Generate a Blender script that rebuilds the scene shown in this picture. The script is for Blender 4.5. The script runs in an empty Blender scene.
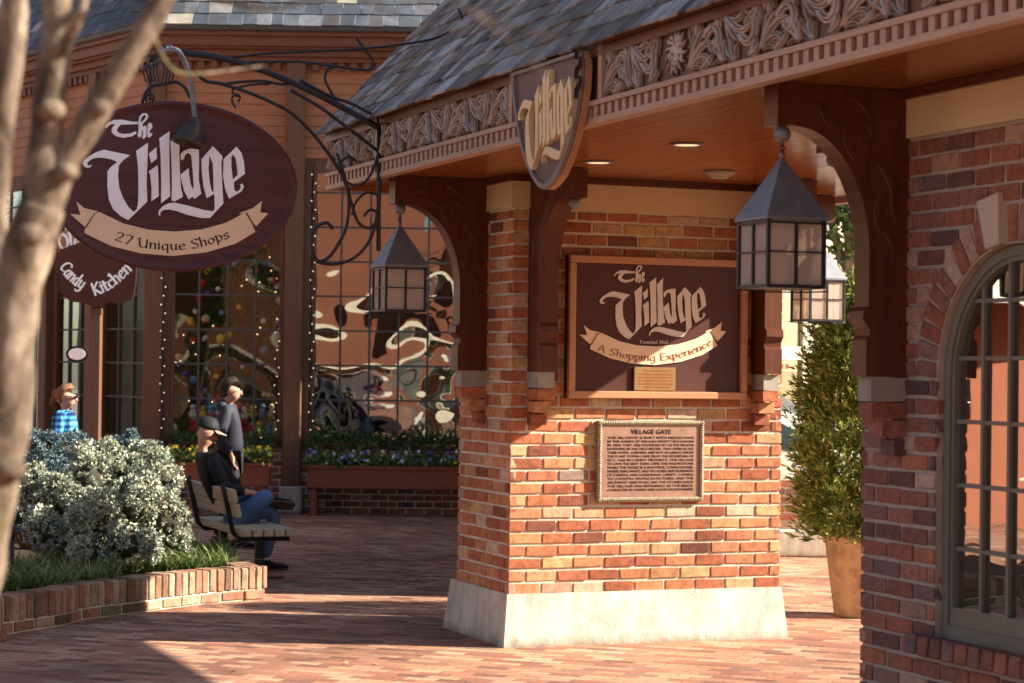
import bpy, bmesh, math, random
from math import sin, cos, pi, sqrt, atan2, radians
from mathutils import Vector, Matrix, noise
random.seed(7)
SC = bpy.context.scene
COL = SC.collection
RND = random.Random

# ---------------------------------------------------------------- measured frame of the gatehouse
F = 2194.; TH = .37315; RO = .012965; PT = .012208; EYE = 1.85
U = (sin(TH), -cos(TH)); V = (cos(TH), sin(TH)); OX, OY = 0., 14.586
GROT = atan2(U[1], U[0])
def G(u, v, z=0.): return Vector((OX+u*U[0]+v*V[0], OY+u*U[1]+v*V[1], z))
def ray(px, py):
    X2 = (px-512)/F; Z2 = -(py-341.5)/F
    X = X2*cos(RO)-Z2*sin(RO); Z = X2*sin(RO)+Z2*cos(RO)
    return (X, cos(PT)-Z*sin(PT), sin(PT)+Z*cos(PT))
def gl(x, y, z): dx, dy = x-OX, y-OY; return (dx*U[0]+dy*U[1], dx*V[0]+dy*V[1], z)
def on_u(px, py, u):
    r = ray(px, py); t = (u+OX*U[0]+OY*U[1])/(r[0]*U[0]+r[1]*U[1]); return gl(r[0]*t, r[1]*t, EYE+r[2]*t)
def on_v(px, py, v):
    r = ray(px, py); t = (v+OX*V[0]+OY*V[1])/(r[0]*V[0]+r[1]*V[1]); return gl(r[0]*t, r[1]*t, EYE+r[2]*t)
def on_y(px, py, y):
    r = ray(px, py); t = y/r[1]; return Vector((r[0]*t, y, EYE+r[2]*t))
def ground(px, py, z0=0.):
    r = ray(px, py); t = (z0-EYE)/r[2]; return Vector((r[0]*t, r[1]*t, z0))

# ---------------------------------------------------------------- materials
def nodes(name):
    m = bpy.data.materials.new(name); m.use_nodes = True
    nt = m.node_tree; nt.nodes.clear()
    o = nt.nodes.new('ShaderNodeOutputMaterial'); b = nt.nodes.new('ShaderNodeBsdfPrincipled')
    nt.links.new(b.outputs[0], o.inputs[0]); b.inputs['Specular IOR Level'].default_value = .22
    return m, nt, b
def N(nt, t, **k):
    n = nt.nodes.new(t)
    for a, v in k.items():
        if a.startswith('i_'):
            n.inputs[a[2:].replace('_', ' ')].default_value = v
        else: setattr(n, a, v)
    return n
def L(nt, a, b): nt.links.new(a, b)
def ramp(nt, fac, stops, interp='LINEAR'):
    r = nt.nodes.new('ShaderNodeValToRGB'); r.color_ramp.interpolation = interp
    e = r.color_ramp.elements
    while len(e) < len(stops): e.new(.5)
    for i, (p, c) in enumerate(stops):
        e[i].position = p; e[i].color = (c[0], c[1], c[2], 1)
    if fac is not None: L(nt, fac, r.inputs[0])
    return r
def coords(nt, scale=(1, 1, 1), rot=(0, 0, 0), kind='Object'):
    tc = nt.nodes.new('ShaderNodeTexCoord'); mp = nt.nodes.new('ShaderNodeMapping')
    mp.inputs['Scale'].default_value = scale; mp.inputs['Rotation'].default_value = rot
    L(nt, tc.outputs[kind], mp.inputs[0]); return mp.outputs[0]
def mixc(nt, fac, a, b, mode='MIX'):
    m = nt.nodes.new('ShaderNodeMix'); m.data_type = 'RGBA'; m.blend_type = mode
    for idx, x in ((0, fac), (6, a), (7, b)):
        if isinstance(x, (int, float)): m.inputs[idx].default_value = x
        elif isinstance(x, (tuple, list)): m.inputs[idx].default_value = (x[0], x[1], x[2], 1)
        else: L(nt, x, m.inputs[idx])
    return m.outputs[2]
def math1(nt, op, a, b=0.):
    m = nt.nodes.new('ShaderNodeMath'); m.operation = op
    for i, x in enumerate((a, b)):
        if isinstance(x, (int, float)): m.inputs[i].default_value = x
        else: L(nt, x, m.inputs[i])
    return m.outputs[0]
def bump(nt, b, h, strength=.3, dist=.01):
    n = nt.nodes.new('ShaderNodeBump'); n.inputs['Strength'].default_value = strength; n.inputs['Distance'].default_value = dist
    L(nt, h, n.inputs['Height']); L(nt, n.outputs[0], b.inputs['Normal']); return n
def noisen(nt, co, scale, detail=4, rough=.6, dist=0.):
    n = nt.nodes.new('ShaderNodeTexNoise'); n.inputs['Scale'].default_value = scale
    n.inputs['Detail'].default_value = detail; n.inputs['Roughness'].default_value = rough; n.inputs['Distortion'].default_value = dist
    if co is not None: L(nt, co, n.inputs['Vector'])
    return n.outputs[0]

def mat_simple(name, c, rough=.6, var=.25, scale=8., bmp=.15, metal=0., stretch=(1, 1, 1), c2=None, spec=None, bd=.004):
    m, nt, b = nodes(name)
    co = coords(nt, stretch)
    n = noisen(nt, co, scale, 5, .65)
    c2 = c2 or tuple(x*(1-var) for x in c)
    hi = tuple(min(1, x*(1+var*.7)) for x in c)
    r = ramp(nt, n, [(.25, c2), (.55, c), (.8, hi)])
    L(nt, r.outputs[0], b.inputs['Base Color'])
    n2 = noisen(nt, co, scale*6, 4, .6)
    rr = ramp(nt, n, [(.3, (rough*.8,)*3), (.75, (min(1, rough*1.2),)*3)]); L(nt, rr.outputs[0], b.inputs['Roughness'])
    b.inputs['Metallic'].default_value = metal
    if bmp: bump(nt, b, n2, bmp, bd)
    return m
def mat_wood(name, c, axis='x', rough=.35, var=.5, fine=30., plank=0., bmp=.12):
    m, nt, b = nodes(name)
    st = {'x': (.5, 9, 9), 'y': (9, .5, 9), 'z': (9, 9, .5)}[axis]
    co = coords(nt, st)
    n = noisen(nt, co, 2.2, 6, .65, 1.2)
    n2 = noisen(nt, coords(nt), 1.3, 3)
    r = ramp(nt, n, [(.25, tuple(x*(1-var) for x in c)), (.5, c), (.75, tuple(min(1, x*(1+var*.6)) for x in c))])
    col = mixc(nt, math1(nt, 'MULTIPLY', n2, .45), r.outputs[0], tuple(x*.45 for x in c))
    if plank:
        w = nt.nodes.new('ShaderNodeTexWave'); w.wave_type = 'BANDS'; w.bands_direction = 'Y' if axis == 'x' else 'X'
        w.inputs['Scale'].default_value = plank; w.wave_profile = 'SAW'
        L(nt, coords(nt), w.inputs['Vector'])
        g = ramp(nt, w.outputs['Fac'], [(0, (.25,)*3), (.03, (1,)*3), (.97, (1,)*3), (1, (.25,)*3)])
        col = mixc(nt, 1., col, g.outputs[0], 'MULTIPLY')
    L(nt, col, b.inputs['Base Color']); b.inputs['Roughness'].default_value = rough
    bump(nt, b, n, bmp, .004)
    return m
def mat_island(name, stops, noise_scale=25, rough=.85, bmp=.5, nmix=.5, smear=None, bd=.004, tint=None):
    """one random colour per brick / slate, mottled with noise"""
    m, nt, b = nodes(name)
    g = nt.nodes.new('ShaderNodeNewGeometry')
    r = ramp(nt, g.outputs['Random Per Island'], stops, 'LINEAR')
    co = coords(nt)
    n = noisen(nt, co, noise_scale, 6, .7)
    nb = noisen(nt, co, 1.1, 3, .6)
    mott = ramp(nt, n, [(.3, (.45,)*3), (.55, (1,)*3), (.8, (1.25,)*3)])
    col = mixc(nt, nmix, r.outputs[0], mixc(nt, 1., r.outputs[0], mott.outputs[0], 'MULTIPLY'))
    soot = ramp(nt, nb, [(.4, (1,)*3), (.75, (.62,)*3)])
    col = mixc(nt, 1., col, soot.outputs[0], 'MULTIPLY')
    if smear:
        sm_ = ramp(nt, noisen(nt, co, 31, 5, .75, .5), [(.60, (0, 0, 0)), (.72, (1, 1, 1))]); s2_ = ramp(nt, noisen(nt, co, 2.3, 3, .6), [(.42, (.05,)*3), (.68, (.8,)*3)])
        col = mixc(nt, math1(nt, 'MULTIPLY', sm_.outputs[0], s2_.outputs[0]), col, smear)
        ch = ramp(nt, noisen(nt, co, 48, 4, .7), [(.30, (.35,)*3), (.40, (1,)*3)]); col = mixc(nt, 1., col, ch.outputs[0], 'MULTIPLY')
    L(nt, col, b.inputs['Base Color']); b.inputs['Roughness'].default_value = rough
    bump(nt, b, noisen(nt, co, noise_scale*2.2, 6, .7), bmp, bd)
    return m
def mat_emit(name, c, s):
    m, nt, b = nodes(name); b.inputs['Base Color'].default_value = (*c, 1)
    b.inputs['Emission Color'].default_value = (*c, 1); b.inputs['Emission Strength'].default_value = s
    return m
def mat_glass(name, tint=(.9, .93, .9), refl=.5, wav=.0, wscale=1.5, rough=.02, dist=.05):
    m = bpy.data.materials.new(name); m.use_nodes = True; nt = m.node_tree; nt.nodes.clear()
    o = nt.nodes.new('ShaderNodeOutputMaterial'); mx = nt.nodes.new('ShaderNodeMixShader')
    t = nt.nodes.new('ShaderNodeBsdfTransparent'); g = nt.nodes.new('ShaderNodeBsdfGlossy')
    t.inputs[0].default_value = (*tint, 1); g.inputs['Roughness'].default_value = rough
    mx.inputs[0].default_value = refl
    L(nt, t.outputs[0], mx.inputs[1]); L(nt, g.outputs[0], mx.inputs[2]); L(nt, mx.outputs[0], o.inputs[0])
    if wav:
        n = noisen(nt, coords(nt), wscale, 1, .4)
        bp = nt.nodes.new('ShaderNodeBump'); bp.inputs['Strength'].default_value = wav; bp.inputs['Distance'].default_value = dist
        L(nt, n, bp.inputs['Height']); L(nt, bp.outputs[0], g.inputs['Normal'])
    return m
def mat_leaf(name, stops, rough=.6, trans=.25):
    m, nt, b = nodes(name)
    g = nt.nodes.new('ShaderNodeNewGeometry')
    r = ramp(nt, g.outputs['Random Per Island'], stops)
    L(nt, r.outputs[0], b.inputs['Base Color']); b.inputs['Roughness'].default_value = rough
    o = nt.nodes['Material Output'] if 'Material Output' in nt.nodes else [x for x in nt.nodes if x.type == 'OUTPUT_MATERIAL'][0]
    tr = nt.nodes.new('ShaderNodeBsdfTranslucent'); L(nt, r.outputs[0], tr.inputs[0])
    mx = nt.nodes.new('ShaderNodeMixShader'); mx.inputs[0].default_value = trans
    L(nt, b.outputs[0], mx.inputs[1]); L(nt, tr.outputs[0], mx.inputs[2]); L(nt, mx.outputs[0], o.inputs[0])
    return m

M = {}
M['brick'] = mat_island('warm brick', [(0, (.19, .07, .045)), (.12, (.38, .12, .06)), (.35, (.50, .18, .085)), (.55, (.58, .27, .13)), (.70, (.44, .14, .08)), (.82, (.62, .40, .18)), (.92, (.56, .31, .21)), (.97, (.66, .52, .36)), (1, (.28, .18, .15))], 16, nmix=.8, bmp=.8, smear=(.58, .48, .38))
M['oldbrick'] = mat_island('mossy old brick', [(0, (.14, .09, .06)), (.3, (.32, .15, .09)), (.6, (.36, .20, .13)), (.85, (.44, .30, .20)), (1, (.20, .17, .09))], 12, nmix=.9, smear=(.20, .19, .08))
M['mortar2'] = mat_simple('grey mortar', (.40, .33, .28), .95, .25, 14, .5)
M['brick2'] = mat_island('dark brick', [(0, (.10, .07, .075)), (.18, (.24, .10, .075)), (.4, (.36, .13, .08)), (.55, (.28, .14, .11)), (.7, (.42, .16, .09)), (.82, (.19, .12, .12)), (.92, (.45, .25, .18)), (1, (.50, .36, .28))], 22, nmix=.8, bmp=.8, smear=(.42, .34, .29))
M['mortar'] = mat_simple('mortar', (.62, .54, .44), .95, .25, 14, .5)
M['plinth'] = mat_simple('limestone plinth', (.60, .56, .48), .9, .25, 3.2, .8, c2=(.34, .31, .27))
M['beige'] = mat_simple('beige stucco board', (.62, .48, .30), .8, .12, 3, .1)
m, nt, b = nodes('stained limestone')
co = coords(nt); sx = nt.nodes.new('ShaderNodeSeparateXYZ'); L(nt, co, sx.inputs[0])
bs = ramp(nt, noisen(nt, co, 4, 6, .7), [(.3, (.42, .385, .32)), (.55, (.60, .565, .49)), (.8, (.68, .64, .56))])
st_ = ramp(nt, noisen(nt, coords(nt, (7, 7, .8)), 2.2, 5, .7), [(.42, (.55, .52, .47)), (.6, (1, 1, 1))])
dr = ramp(nt, math1(nt, 'ADD', sx.outputs[2], math1(nt, 'MULTIPLY', noisen(nt, co, 9, 4, .7), .12)), [(.04, (.45, .40, .33)), (.13, (1, 1, 1))])
L(nt, mixc(nt, 1., mixc(nt, .35, bs.outputs[0], mixc(nt, 1., bs.outputs[0], st_.outputs[0], 'MULTIPLY')), dr.outputs[0], 'MULTIPLY'), b.inputs['Base Color']); b.inputs['Roughness'].default_value = .9
bump(nt, b, noisen(nt, co, 22, 6, .75), .8, .008)
M['plinth'] = m
M['stone'] = mat_simple('grey cap stone', (.30, .28, .24), .85, .2, 9, .3)
M['keystone'] = mat_simple('pale keystone', (.52, .44, .36), .85, .15, 9, .3)
M['slate'] = mat_island('weathered slate', [(0, (.07, .06, .05)), (.18, (.22, .19, .17)), (.34, (.12, .095, .075)), (.52, (.34, .32, .30)), (.68, (.22, .16, .11)), (.84, (.50, .48, .47)), (.93, (.14, .11, .085)), (1, (.38, .33, .27))], 9, .72, .9, .95, bd=.012)
M['slate2'] = mat_island('far slate', [(0, (.07, .08, .10)), (.4, (.12, .14, .17)), (.7, (.10, .09, .09)), (.86, (.18, .19, .22)), (1, (.48, .44, .34))], 8, .6, .4, .6)
M['bracket'] = mat_wood('painted brown timber', (.105, .034, .018), 'z', .36, .45)
M['trim'] = mat_wood('pinkish brown trim', (.46, .30, .215), 'x', .5, .3)
M['ceil'] = mat_wood('varnished ceiling boards', (.31, .115, .04), 'x', .22, .3, plank=1.6)
M['dark'] = mat_simple('dark void', (.02, .015, .012), .8, .1)
M['iron'] = mat_simple('wrought iron', (.035, .033, .04), .42, .3, 20, .2, metal=.3)
M['lamp_metal'] = mat_simple('aged grey metal', (.19, .20, .225), .5, .3, 12, .15, metal=.3)
M['lamp_glass'] = mat_simple('seeded lamp glass', (.62, .55, .50), .25, .12, 14, .1)
M['frame'] = mat_simple('olive grey frame paint', (.17, .16, .13), .45, .12, 6, .05)
M['white'] = mat_simple('white paint', (.90, .90, .93), .5, .02, 8, .03)
M['cream'] = mat_simple('cream paint', (.72, .66, .50), .6, .08, 4, .05)
M['tan'] = mat_simple('tan ribbon paint', (.78, .58, .39), .55, .08, 9, .05)
M['gold'] = mat_simple('gold letter paint', (.74, .54, .30), .4, .1, 10, .05)
M['ink'] = mat_simple('dark ink paint', (.03, .02, .025), .5, .1, 8, .0)
M['rust'] = mat_simple('rust brown paint', (.25, .08, .03), .5, .1, 8, .0)
M['maroon'] = mat_wood('maroon sign board', (.105, .036, .036), 'y', .4, .5)
M['bronze'] = mat_simple('bronze plaque', (.33, .19, .14), .45, .2, 16, .2, metal=.35)
M['bronze_edge'] = mat_simple('bronze border', (.34, .29, .20), .45, .4, 40, .6, metal=.4)
M['brass'] = mat_simple('brass plate', (.30, .18, .08), .4, .2, 16, .1, metal=.4)
M['signwood'] = mat_wood('sign frame timber', (.50, .25, .13), 'y', .45, .2)
M['signface'] = mat_simple('dark brown sign face', (.075, .024, .018), .5, .15, 3, .05)
M['spine'] = mat_simple('bark', (.175, .125, .09), .85, .6, 7, .9, stretch=(1, 1, .4), c2=(.05, .05, .022), bd=.01)
M['orange'] = mat_simple('terracotta stucco', (.25, .09, .05), .85, .15, 1.5, .2)
M['siding'] = mat_wood('orange timber siding', (.42, .18, .085), 'x', .5, .15)
M['post'] = mat_wood('brown timber post', (.17, .085, .05), 'z', .55, .3)
M['cornice'] = mat_wood('painted cornice', (.20, .085, .048), 'x', .5, .35)
M['gutter'] = mat_simple('lead gutter', (.09, .085, .08), .5, .3, 8, .1)
M['box'] = mat_wood('flower box timber', (.26, .085, .045), 'x', .6, .3)
M['bench'] = mat_wood('weathered bench slats', (.54, .46, .33), 'x', .8, .35)
M['terracotta'] = mat_simple('terracotta', (.50, .34, .21), .85, .35, 9, .7, c2=(.26, .17, .10))
M['soil'] = mat_simple('soil', (.06, .04, .025), .95, .4, 20, .8)
M['interior'] = mat_simple('dim interior', (.13, .08, .05), .8, .4, 2, .0)
M['pleaf'] = mat_leaf('conifer sprays', [(0, (.06, .10, .02)), (.45, (.18, .25, .055)), (.8, (.36, .42, .11)), (1, (.52, .54, .20))])
M['bleaf'] = mat_leaf('blue spruce needles', [(0, (.11, .15, .12)), (.35, (.31, .35, .29)), (.7, (.55, .57, .44)), (1, (.82, .80, .58))], .7, .12)
M['bleafd'] = mat_leaf('dark blue spruce needles', [(0, (.06, .10, .11)), (.5, (.13, .19, .21)), (1, (.24, .31, .31))], .7, .1)
M['gleaf'] = mat_leaf('grass blades', [(0, (.05, .09, .02)), (.45, (.12, .19, .045)), (.75, (.28, .33, .10)), (1, (.50, .48, .26))])
M['ivy'] = mat_leaf('garland leaves', [(0, (.03, .06, .025)), (.6, (.06, .12, .04)), (1, (.14, .22, .08))])
M['tree'] = mat_leaf('dark tree leaves', [(0, (.03, .055, .02)), (.6, (.07, .12, .03)), (1, (.14, .19, .05))])
M['shopglass'] = mat_glass('wavy shop glass', (.9, .9, .85), .20, .20, 1.25, .01, .16)
M['shopglass1'] = mat_glass('clear shop glass', (.92, .92, .88), .035, .3, .9, .01, .12)
M['winglass'] = mat_glass('window glass', (.4, .4, .4), .62, .12, 2.5, .01, .03)
def plain(n, c, r=.7): return mat_simple(n, c, r, .1, 12, .1)
for n, c in dict(f_yellow=(.75, .55, .03), f_white=(.8, .8, .78), f_purple=(.12, .07, .35), f_blue=(.2, .3, .6), red=(.6, .03, .03), black=(.015, .015, .018), skin=(.55, .29, .20), denim=(.10, .17, .33), hood=(.035, .035, .05), hairb=(.20, .10, .055), haird=(.03, .02, .015), plaid=(.03, .13, .33), purple=(.13, .05, .30), silver=(.6, .6, .62)).items(): M[n] = plain(n, c)

# plaid: woven bands
m, nt, b = nodes('blue plaid cloth')
def bands(ax, s):
    w = nt.nodes.new('ShaderNodeTexWave'); w.bands_direction = ax; w.inputs['Scale'].default_value = s
    L(nt, coords(nt), w.inputs['Vector']); return w.outputs['Fac']
pc = ramp(nt, math1(nt, 'MULTIPLY', math1(nt, 'ADD', bands('Z', 5.), bands('X', 5.)), .5), [(.2, (.01, .02, .06)), (.5, (.02, .14, .40)), (.85, (.12, .40, .62))])
L(nt, pc.outputs[0], b.inputs['Base Color']); b.inputs['Roughness'].default_value = .9
M['plaid'] = m

m, nt, b = nodes('mottled bark')
co = coords(nt, (1, 1, .45))
pt_ = ramp(nt, noisen(nt, co, 14, 6, .7, .6), [(.34, (.03, .022, .015)), (.44, (.10, .07, .05)), (.56, (.20, .15, .11)), (.68, (.36, .29, .23))])
ms_ = ramp(nt, noisen(nt, coords(nt, (1, 1, .6)), 5, 3, .6), [(.52, (0, 0, 0)), (.62, (1, 1, 1))])
L(nt, mixc(nt, math1(nt, 'MULTIPLY', ms_.outputs[0], .75), pt_.outputs[0], (.085, .08, .025)), b.inputs['Base Color']); b.inputs['Roughness'].default_value = .9
bump(nt, b, noisen(nt, co, 26, 6, .7), .9, .012)
M['bark'] = m

# brick paving of the court
m, nt, b = nodes('brick paving')
tc = nt.nodes.new('ShaderNodeTexCoord')
mp = nt.nodes.new('ShaderNodeMapping'); mp.inputs['Rotation'].default_value = (0, 0, radians(21))
L(nt, tc.outputs['Object'], mp.inputs[0])
wob = nt.nodes.new('ShaderNodeTexNoise'); wob.inputs['Scale'].default_value = 1.7; L(nt, tc.outputs['Object'], wob.inputs['Vector'])
vm = nt.nodes.new('ShaderNodeVectorMath'); vm.operation = 'MULTIPLY_ADD'; vm.inputs[1].default_value = (.05, .05, 0)
L(nt, wob.outputs['Color'], vm.inputs[0]); L(nt, mp.outputs[0], vm.inputs[2])
bt = nt.nodes.new('ShaderNodeTexBrick')
for k, v in {'Scale': 1., 'Brick Width': .205, 'Row Height': .105, 'Mortar Size': .006, 'Mortar Smooth': .3, 'Bias': 0.}.items(): bt.inputs[k].default_value = v
bt.inputs['Color1'].default_value = (0, 0, 0, 1); bt.inputs['Color2'].default_value = (1, 1, 1, 1); bt.inputs['Mortar'].default_value = (.5, .5, .5, 1)
L(nt, vm.outputs[0], bt.inputs['Vector'])
rc = ramp(nt, bt.outputs['Color'], [(0, (.21, .10, .075)), (.25, (.36, .155, .10)), (.5, (.45, .225, .145)), (.75, (.54, .33, .225)), (.9, (.48, .24, .13)), (1, (.26, .16, .13))])
co = coords(nt)
big = ramp(nt, noisen(nt, co, .55, 5, .65), [(.33, (.50, .47, .45)), (.47, (.85, .84, .82)), (.65, (1.12, 1.1, 1.06))])
fine = ramp(nt, noisen(nt, co, 40, 5, .7), [(.25, (.6,)*3), (.6, (1.08,)*3)])
col = mixc(nt, 1., mixc(nt, 1., rc.outputs[0], big.outputs[0], 'MULTIPLY'), fine.outputs[0], 'MULTIPLY')
col = mixc(nt, bt.outputs['Fac'], col, (.20, .15, .11))
L(nt, col, b.inputs['Base Color']); b.inputs['Roughness'].default_value = .8
h = math1(nt, 'SUBTRACT', math1(nt, 'ADD', math1(nt, 'MULTIPLY', noisen(nt, co, 30, 5, .7), .5), math1(nt, 'MULTIPLY', bt.outputs['Color'], .4)), bt.outputs['Fac'])
bump(nt, b, h, .7, .006)
M['paving'] = m

# carved oak relief: weathered tone, with shaded hollows and lit ridges painted by height
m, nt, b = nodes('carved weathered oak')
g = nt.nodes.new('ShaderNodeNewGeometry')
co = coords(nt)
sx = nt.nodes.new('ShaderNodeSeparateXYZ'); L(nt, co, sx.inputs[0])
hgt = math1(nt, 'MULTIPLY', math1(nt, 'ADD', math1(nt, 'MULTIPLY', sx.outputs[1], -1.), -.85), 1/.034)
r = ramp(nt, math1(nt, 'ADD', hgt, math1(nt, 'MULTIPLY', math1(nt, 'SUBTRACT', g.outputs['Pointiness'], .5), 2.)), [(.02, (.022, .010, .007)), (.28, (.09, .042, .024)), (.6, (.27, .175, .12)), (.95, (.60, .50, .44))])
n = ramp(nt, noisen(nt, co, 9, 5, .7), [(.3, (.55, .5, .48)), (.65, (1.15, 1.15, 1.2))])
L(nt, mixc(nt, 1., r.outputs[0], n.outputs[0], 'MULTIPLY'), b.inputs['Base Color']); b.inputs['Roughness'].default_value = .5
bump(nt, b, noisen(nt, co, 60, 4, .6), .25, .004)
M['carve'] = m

# ---------------------------------------------------------------- mesh builder
class MB:
    def __init__(s): s.v = []; s.f = []; s.sm = []
    def add(s, vs, fs, smooth=False):
        o = len(s.v); s.v.extend([tuple(x) for x in vs]); s.f.extend([tuple(i+o for i in f) for f in fs]); s.sm.extend([smooth]*len(fs))
    def box(s, a, b, bev=0.):
        x0, y0, z0 = [min(p, q) for p, q in zip(a, b)]; x1, y1, z1 = [max(p, q) for p, q in zip(a, b)]
        if bev <= 0:
            s.add([(x0, y0, z0), (x1, y0, z0), (x1, y1, z0), (x0, y1, z0), (x0, y0, z1), (x1, y0, z1), (x1, y1, z1), (x0, y1, z1)],
                  [(0, 3, 2, 1), (4, 5, 6, 7), (0, 1, 5, 4), (1, 2, 6, 5), (2, 3, 7, 6), (3, 0, 4, 7)]); return
        s.obox(Vector(((x0+x1)/2, (y0+y1)/2, (z0+z1)/2)), (x1-x0, y1-y0, z1-z0), Matrix.Identity(3), bev)
    def obox(s, c, size, R, bev=0., jit=0., rng=None):
        hx, hy, hz = [d/2 for d in size]; c = Vector(c)
        if bev <= 0:
            P = [Vector((sx*hx, sy*hy, sz*hz)) for sz in (-1, 1) for sy in (-1, 1) for sx in (-1, 1)]
            s.add([c+R@p for p in P], [(0, 2, 3, 1), (4, 5, 7, 6), (0, 1, 5, 4), (1, 3, 7, 5), (3, 2, 6, 7), (2, 0, 4, 6)]); return
        vs = []; idx = {}
        for sx in (-1, 1):
            for sy in (-1, 1):
                for sz in (-1, 1):
                    j = Vector((rng.uniform(-jit, jit), rng.uniform(-jit, jit), rng.uniform(-jit, jit))) if rng else Vector()
                    for k in range(3):
                        p = [sx*(hx-bev), sy*(hy-bev), sz*(hz-bev)]; p[k] += (sx, sy, sz)[k]*bev
                        idx[(sx, sy, sz, k)] = len(vs); vs.append(c+R@(Vector(p)+j))
        fs = []
        for k in range(3):
            a, b2 = (k+1) % 3, (k+2) % 3
            for sg in (-1, 1):
                q = []
                for (p1, p2) in ((-1, -1), (1, -1), (1, 1), (-1, 1)):
                    t = [0, 0, 0]; t[k] = sg; t[a] = p1; t[b2] = p2; q.append(idx[(t[0], t[1], t[2], k)])
                fs.append(tuple(q) if sg > 0 else tuple(q[::-1]))
        for k in range(3):      # edges parallel to k
            a, b2 = (k+1) % 3, (k+2) % 3
            for p1 in (-1, 1):
                for p2 in (-1, 1):
                    t0 = [0, 0, 0]; t0[k] = -1; t0[a] = p1; t0[b2] = p2; t1 = list(t0); t1[k] = 1
                    q = [idx[(*t0, a)], idx[(*t1, a)], idx[(*t1, b2)], idx[(*t0, b2)]]
                    fs.append(tuple(q) if p1*p2 < 0 else tuple(q[::-1]))
        for sx in (-1, 1):
            for sy in (-1, 1):
                for sz in (-1, 1):
                    q = [idx[(sx, sy, sz, k)] for k in range(3)]
                    fs.append(tuple(q) if sx*sy*sz > 0 else tuple(q[::-1]))
        s.add(vs, fs)
    def tube(s, pts, r, n=8, cap=True, flat=None):
        pts = [Vector(p) for p in pts]; m = len(pts)
        if not isinstance(r, (list, tuple)): r = [r]*m
        vs = []; up = None
        for i, p in enumerate(pts):
            t = (pts[min(i+1, m-1)]-pts[max(i-1, 0)])
            if t.length < 1e-9: t = Vector((0, 0, 1))
            t.normalize()
            if up is None:
                a = Vector((0, 0, 1)) if abs(t.z) < .9 else Vector((1, 0, 0)); up = (a-t*a.dot(t)).normalized()
            else:
                up = (up-t*up.dot(t)); up = up.normalized() if up.length > 1e-6 else Vector((1, 0, 0))
            sd = t.cross(up)
            for k in range(n):
                a = 2*pi*k/n; vs.append(p+(sd*cos(a)+up*sin(a))*r[i])
        fs = [(i*n+k, i*n+(k+1) % n, (i+1)*n+(k+1) % n, (i+1)*n+k) for i in range(m-1) for k in range(n)]
        if cap: fs += [tuple(range(n))[::-1], tuple((m-1)*n+k for k in range(n))]
        s.add(vs, fs, True)
    def lathe(s, prof, c=(0, 0, 0), n=24):
        vs = []; c = Vector(c)
        for (r, z) in prof:
            for k in range(n): a = 2*pi*k/n; vs.append(c+Vector((r*cos(a), r*sin(a), z)))
        m = len(prof)
        fs = [(i*n+k, i*n+(k+1) % n, (i+1)*n+(k+1) % n, (i+1)*n+k) for i in range(m-1) for k in range(n)]
        s.add(vs, fs, True)
    def ball(s, c, r, n=12, sc=(1, 1, 1)):
        c = Vector(c); prof = [(sin(pi*i/(n//2+2)), -cos(pi*i/(n//2+2))) for i in range(n//2+3)]
        vs = []
        for (q, z) in prof:
            for k in range(n): a = 2*pi*k/n; vs.append(c+Vector((q*cos(a)*r*sc[0], q*sin(a)*r*sc[1], z*r*sc[2])))
        m = len(prof)
        s.add(vs, [(i*n+k, i*n+(k+1) % n, (i+1)*n+(k+1) % n, (i+1)*n+k) for i in range(m-1) for k in range(n)], True)
    def prism(s, poly, fn, d0, d1):
        """poly: 2D outline; fn(a,b,c)->3D; walls between depth d0 and d1 (ngon caps)"""
        n = len(poly)
        vs = [fn(a, b, d0) for a, b in poly]+[fn(a, b, d1) for a, b in poly]
        s.add(vs, [tuple(range(n))[::-1], tuple(range(n, 2*n))]+[(i, (i+1) % n, n+(i+1) % n, n+i) for i in range(n)])
    def build(s, name, mat, parent=None, label=None, weld=False):
        me = bpy.data.meshes.new(name); me.from_pydata(s.v, [], s.f); me.update()
        me.polygons.foreach_set('use_smooth', s.sm)
        me.materials.append(M[mat] if isinstance(mat, str) else mat)
        bm = bmesh.new(); bm.from_mesh(me)
        if weld: bmesh.ops.remove_doubles(bm, verts=bm.verts, dist=1e-5)
        bmesh.ops.recalc_face_normals(bm, faces=bm.faces); bm.to_mesh(me); bm.free()
        o = bpy.data.objects.new(name, me); COL.objects.link(o)
        if parent is not None: o.parent = parent
        if label: o['label'] = label
        return o
def ex2d(contours, fn, d0, d1):
    """outlines with holes, filled and extruded by a 2D curve, mapped through fn"""
    cu = bpy.data.curves.new('t', 'CURVE'); cu.dimensions = '2D'; cu.fill_mode = 'BOTH'
    for c in contours:
        sp = cu.splines.new('POLY'); sp.points.add(len(c)-1)
        for i, (a, b) in enumerate(c): sp.points[i].co = (a, b, 0, 1)
        sp.use_cyclic_u = True
    cu.extrude = .5
    return curve_data(cu, fn, d0, d1)
def curve_data(cu, fn, d0, d1, xf=None):
    ob = bpy.data.objects.new('t', cu); COL.objects.link(ob)
    dg = bpy.context.evaluated_depsgraph_get(); me = bpy.data.meshes.new_from_object(ob.evaluated_get(dg))
    pts = [(v.co.x, v.co.y, v.co.z) for v in me.vertices]
    if xf: pts = [(*xf(p[0], p[1]), p[2]) for p in pts]
    zs = [p[2] for p in pts] or [0]; lo, hi = min(zs), max(zs); hi = hi if hi > lo else lo+1
    vs = [fn(p[0], p[1], d0+(d1-d0)*(p[2]-lo)/(hi-lo)) for p in pts]
    fs = [tuple(p.vertices) for p in me.polygons]
    bpy.data.objects.remove(ob); bpy.data.curves.remove(cu); bpy.data.meshes.remove(me)
    return vs, fs
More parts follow.
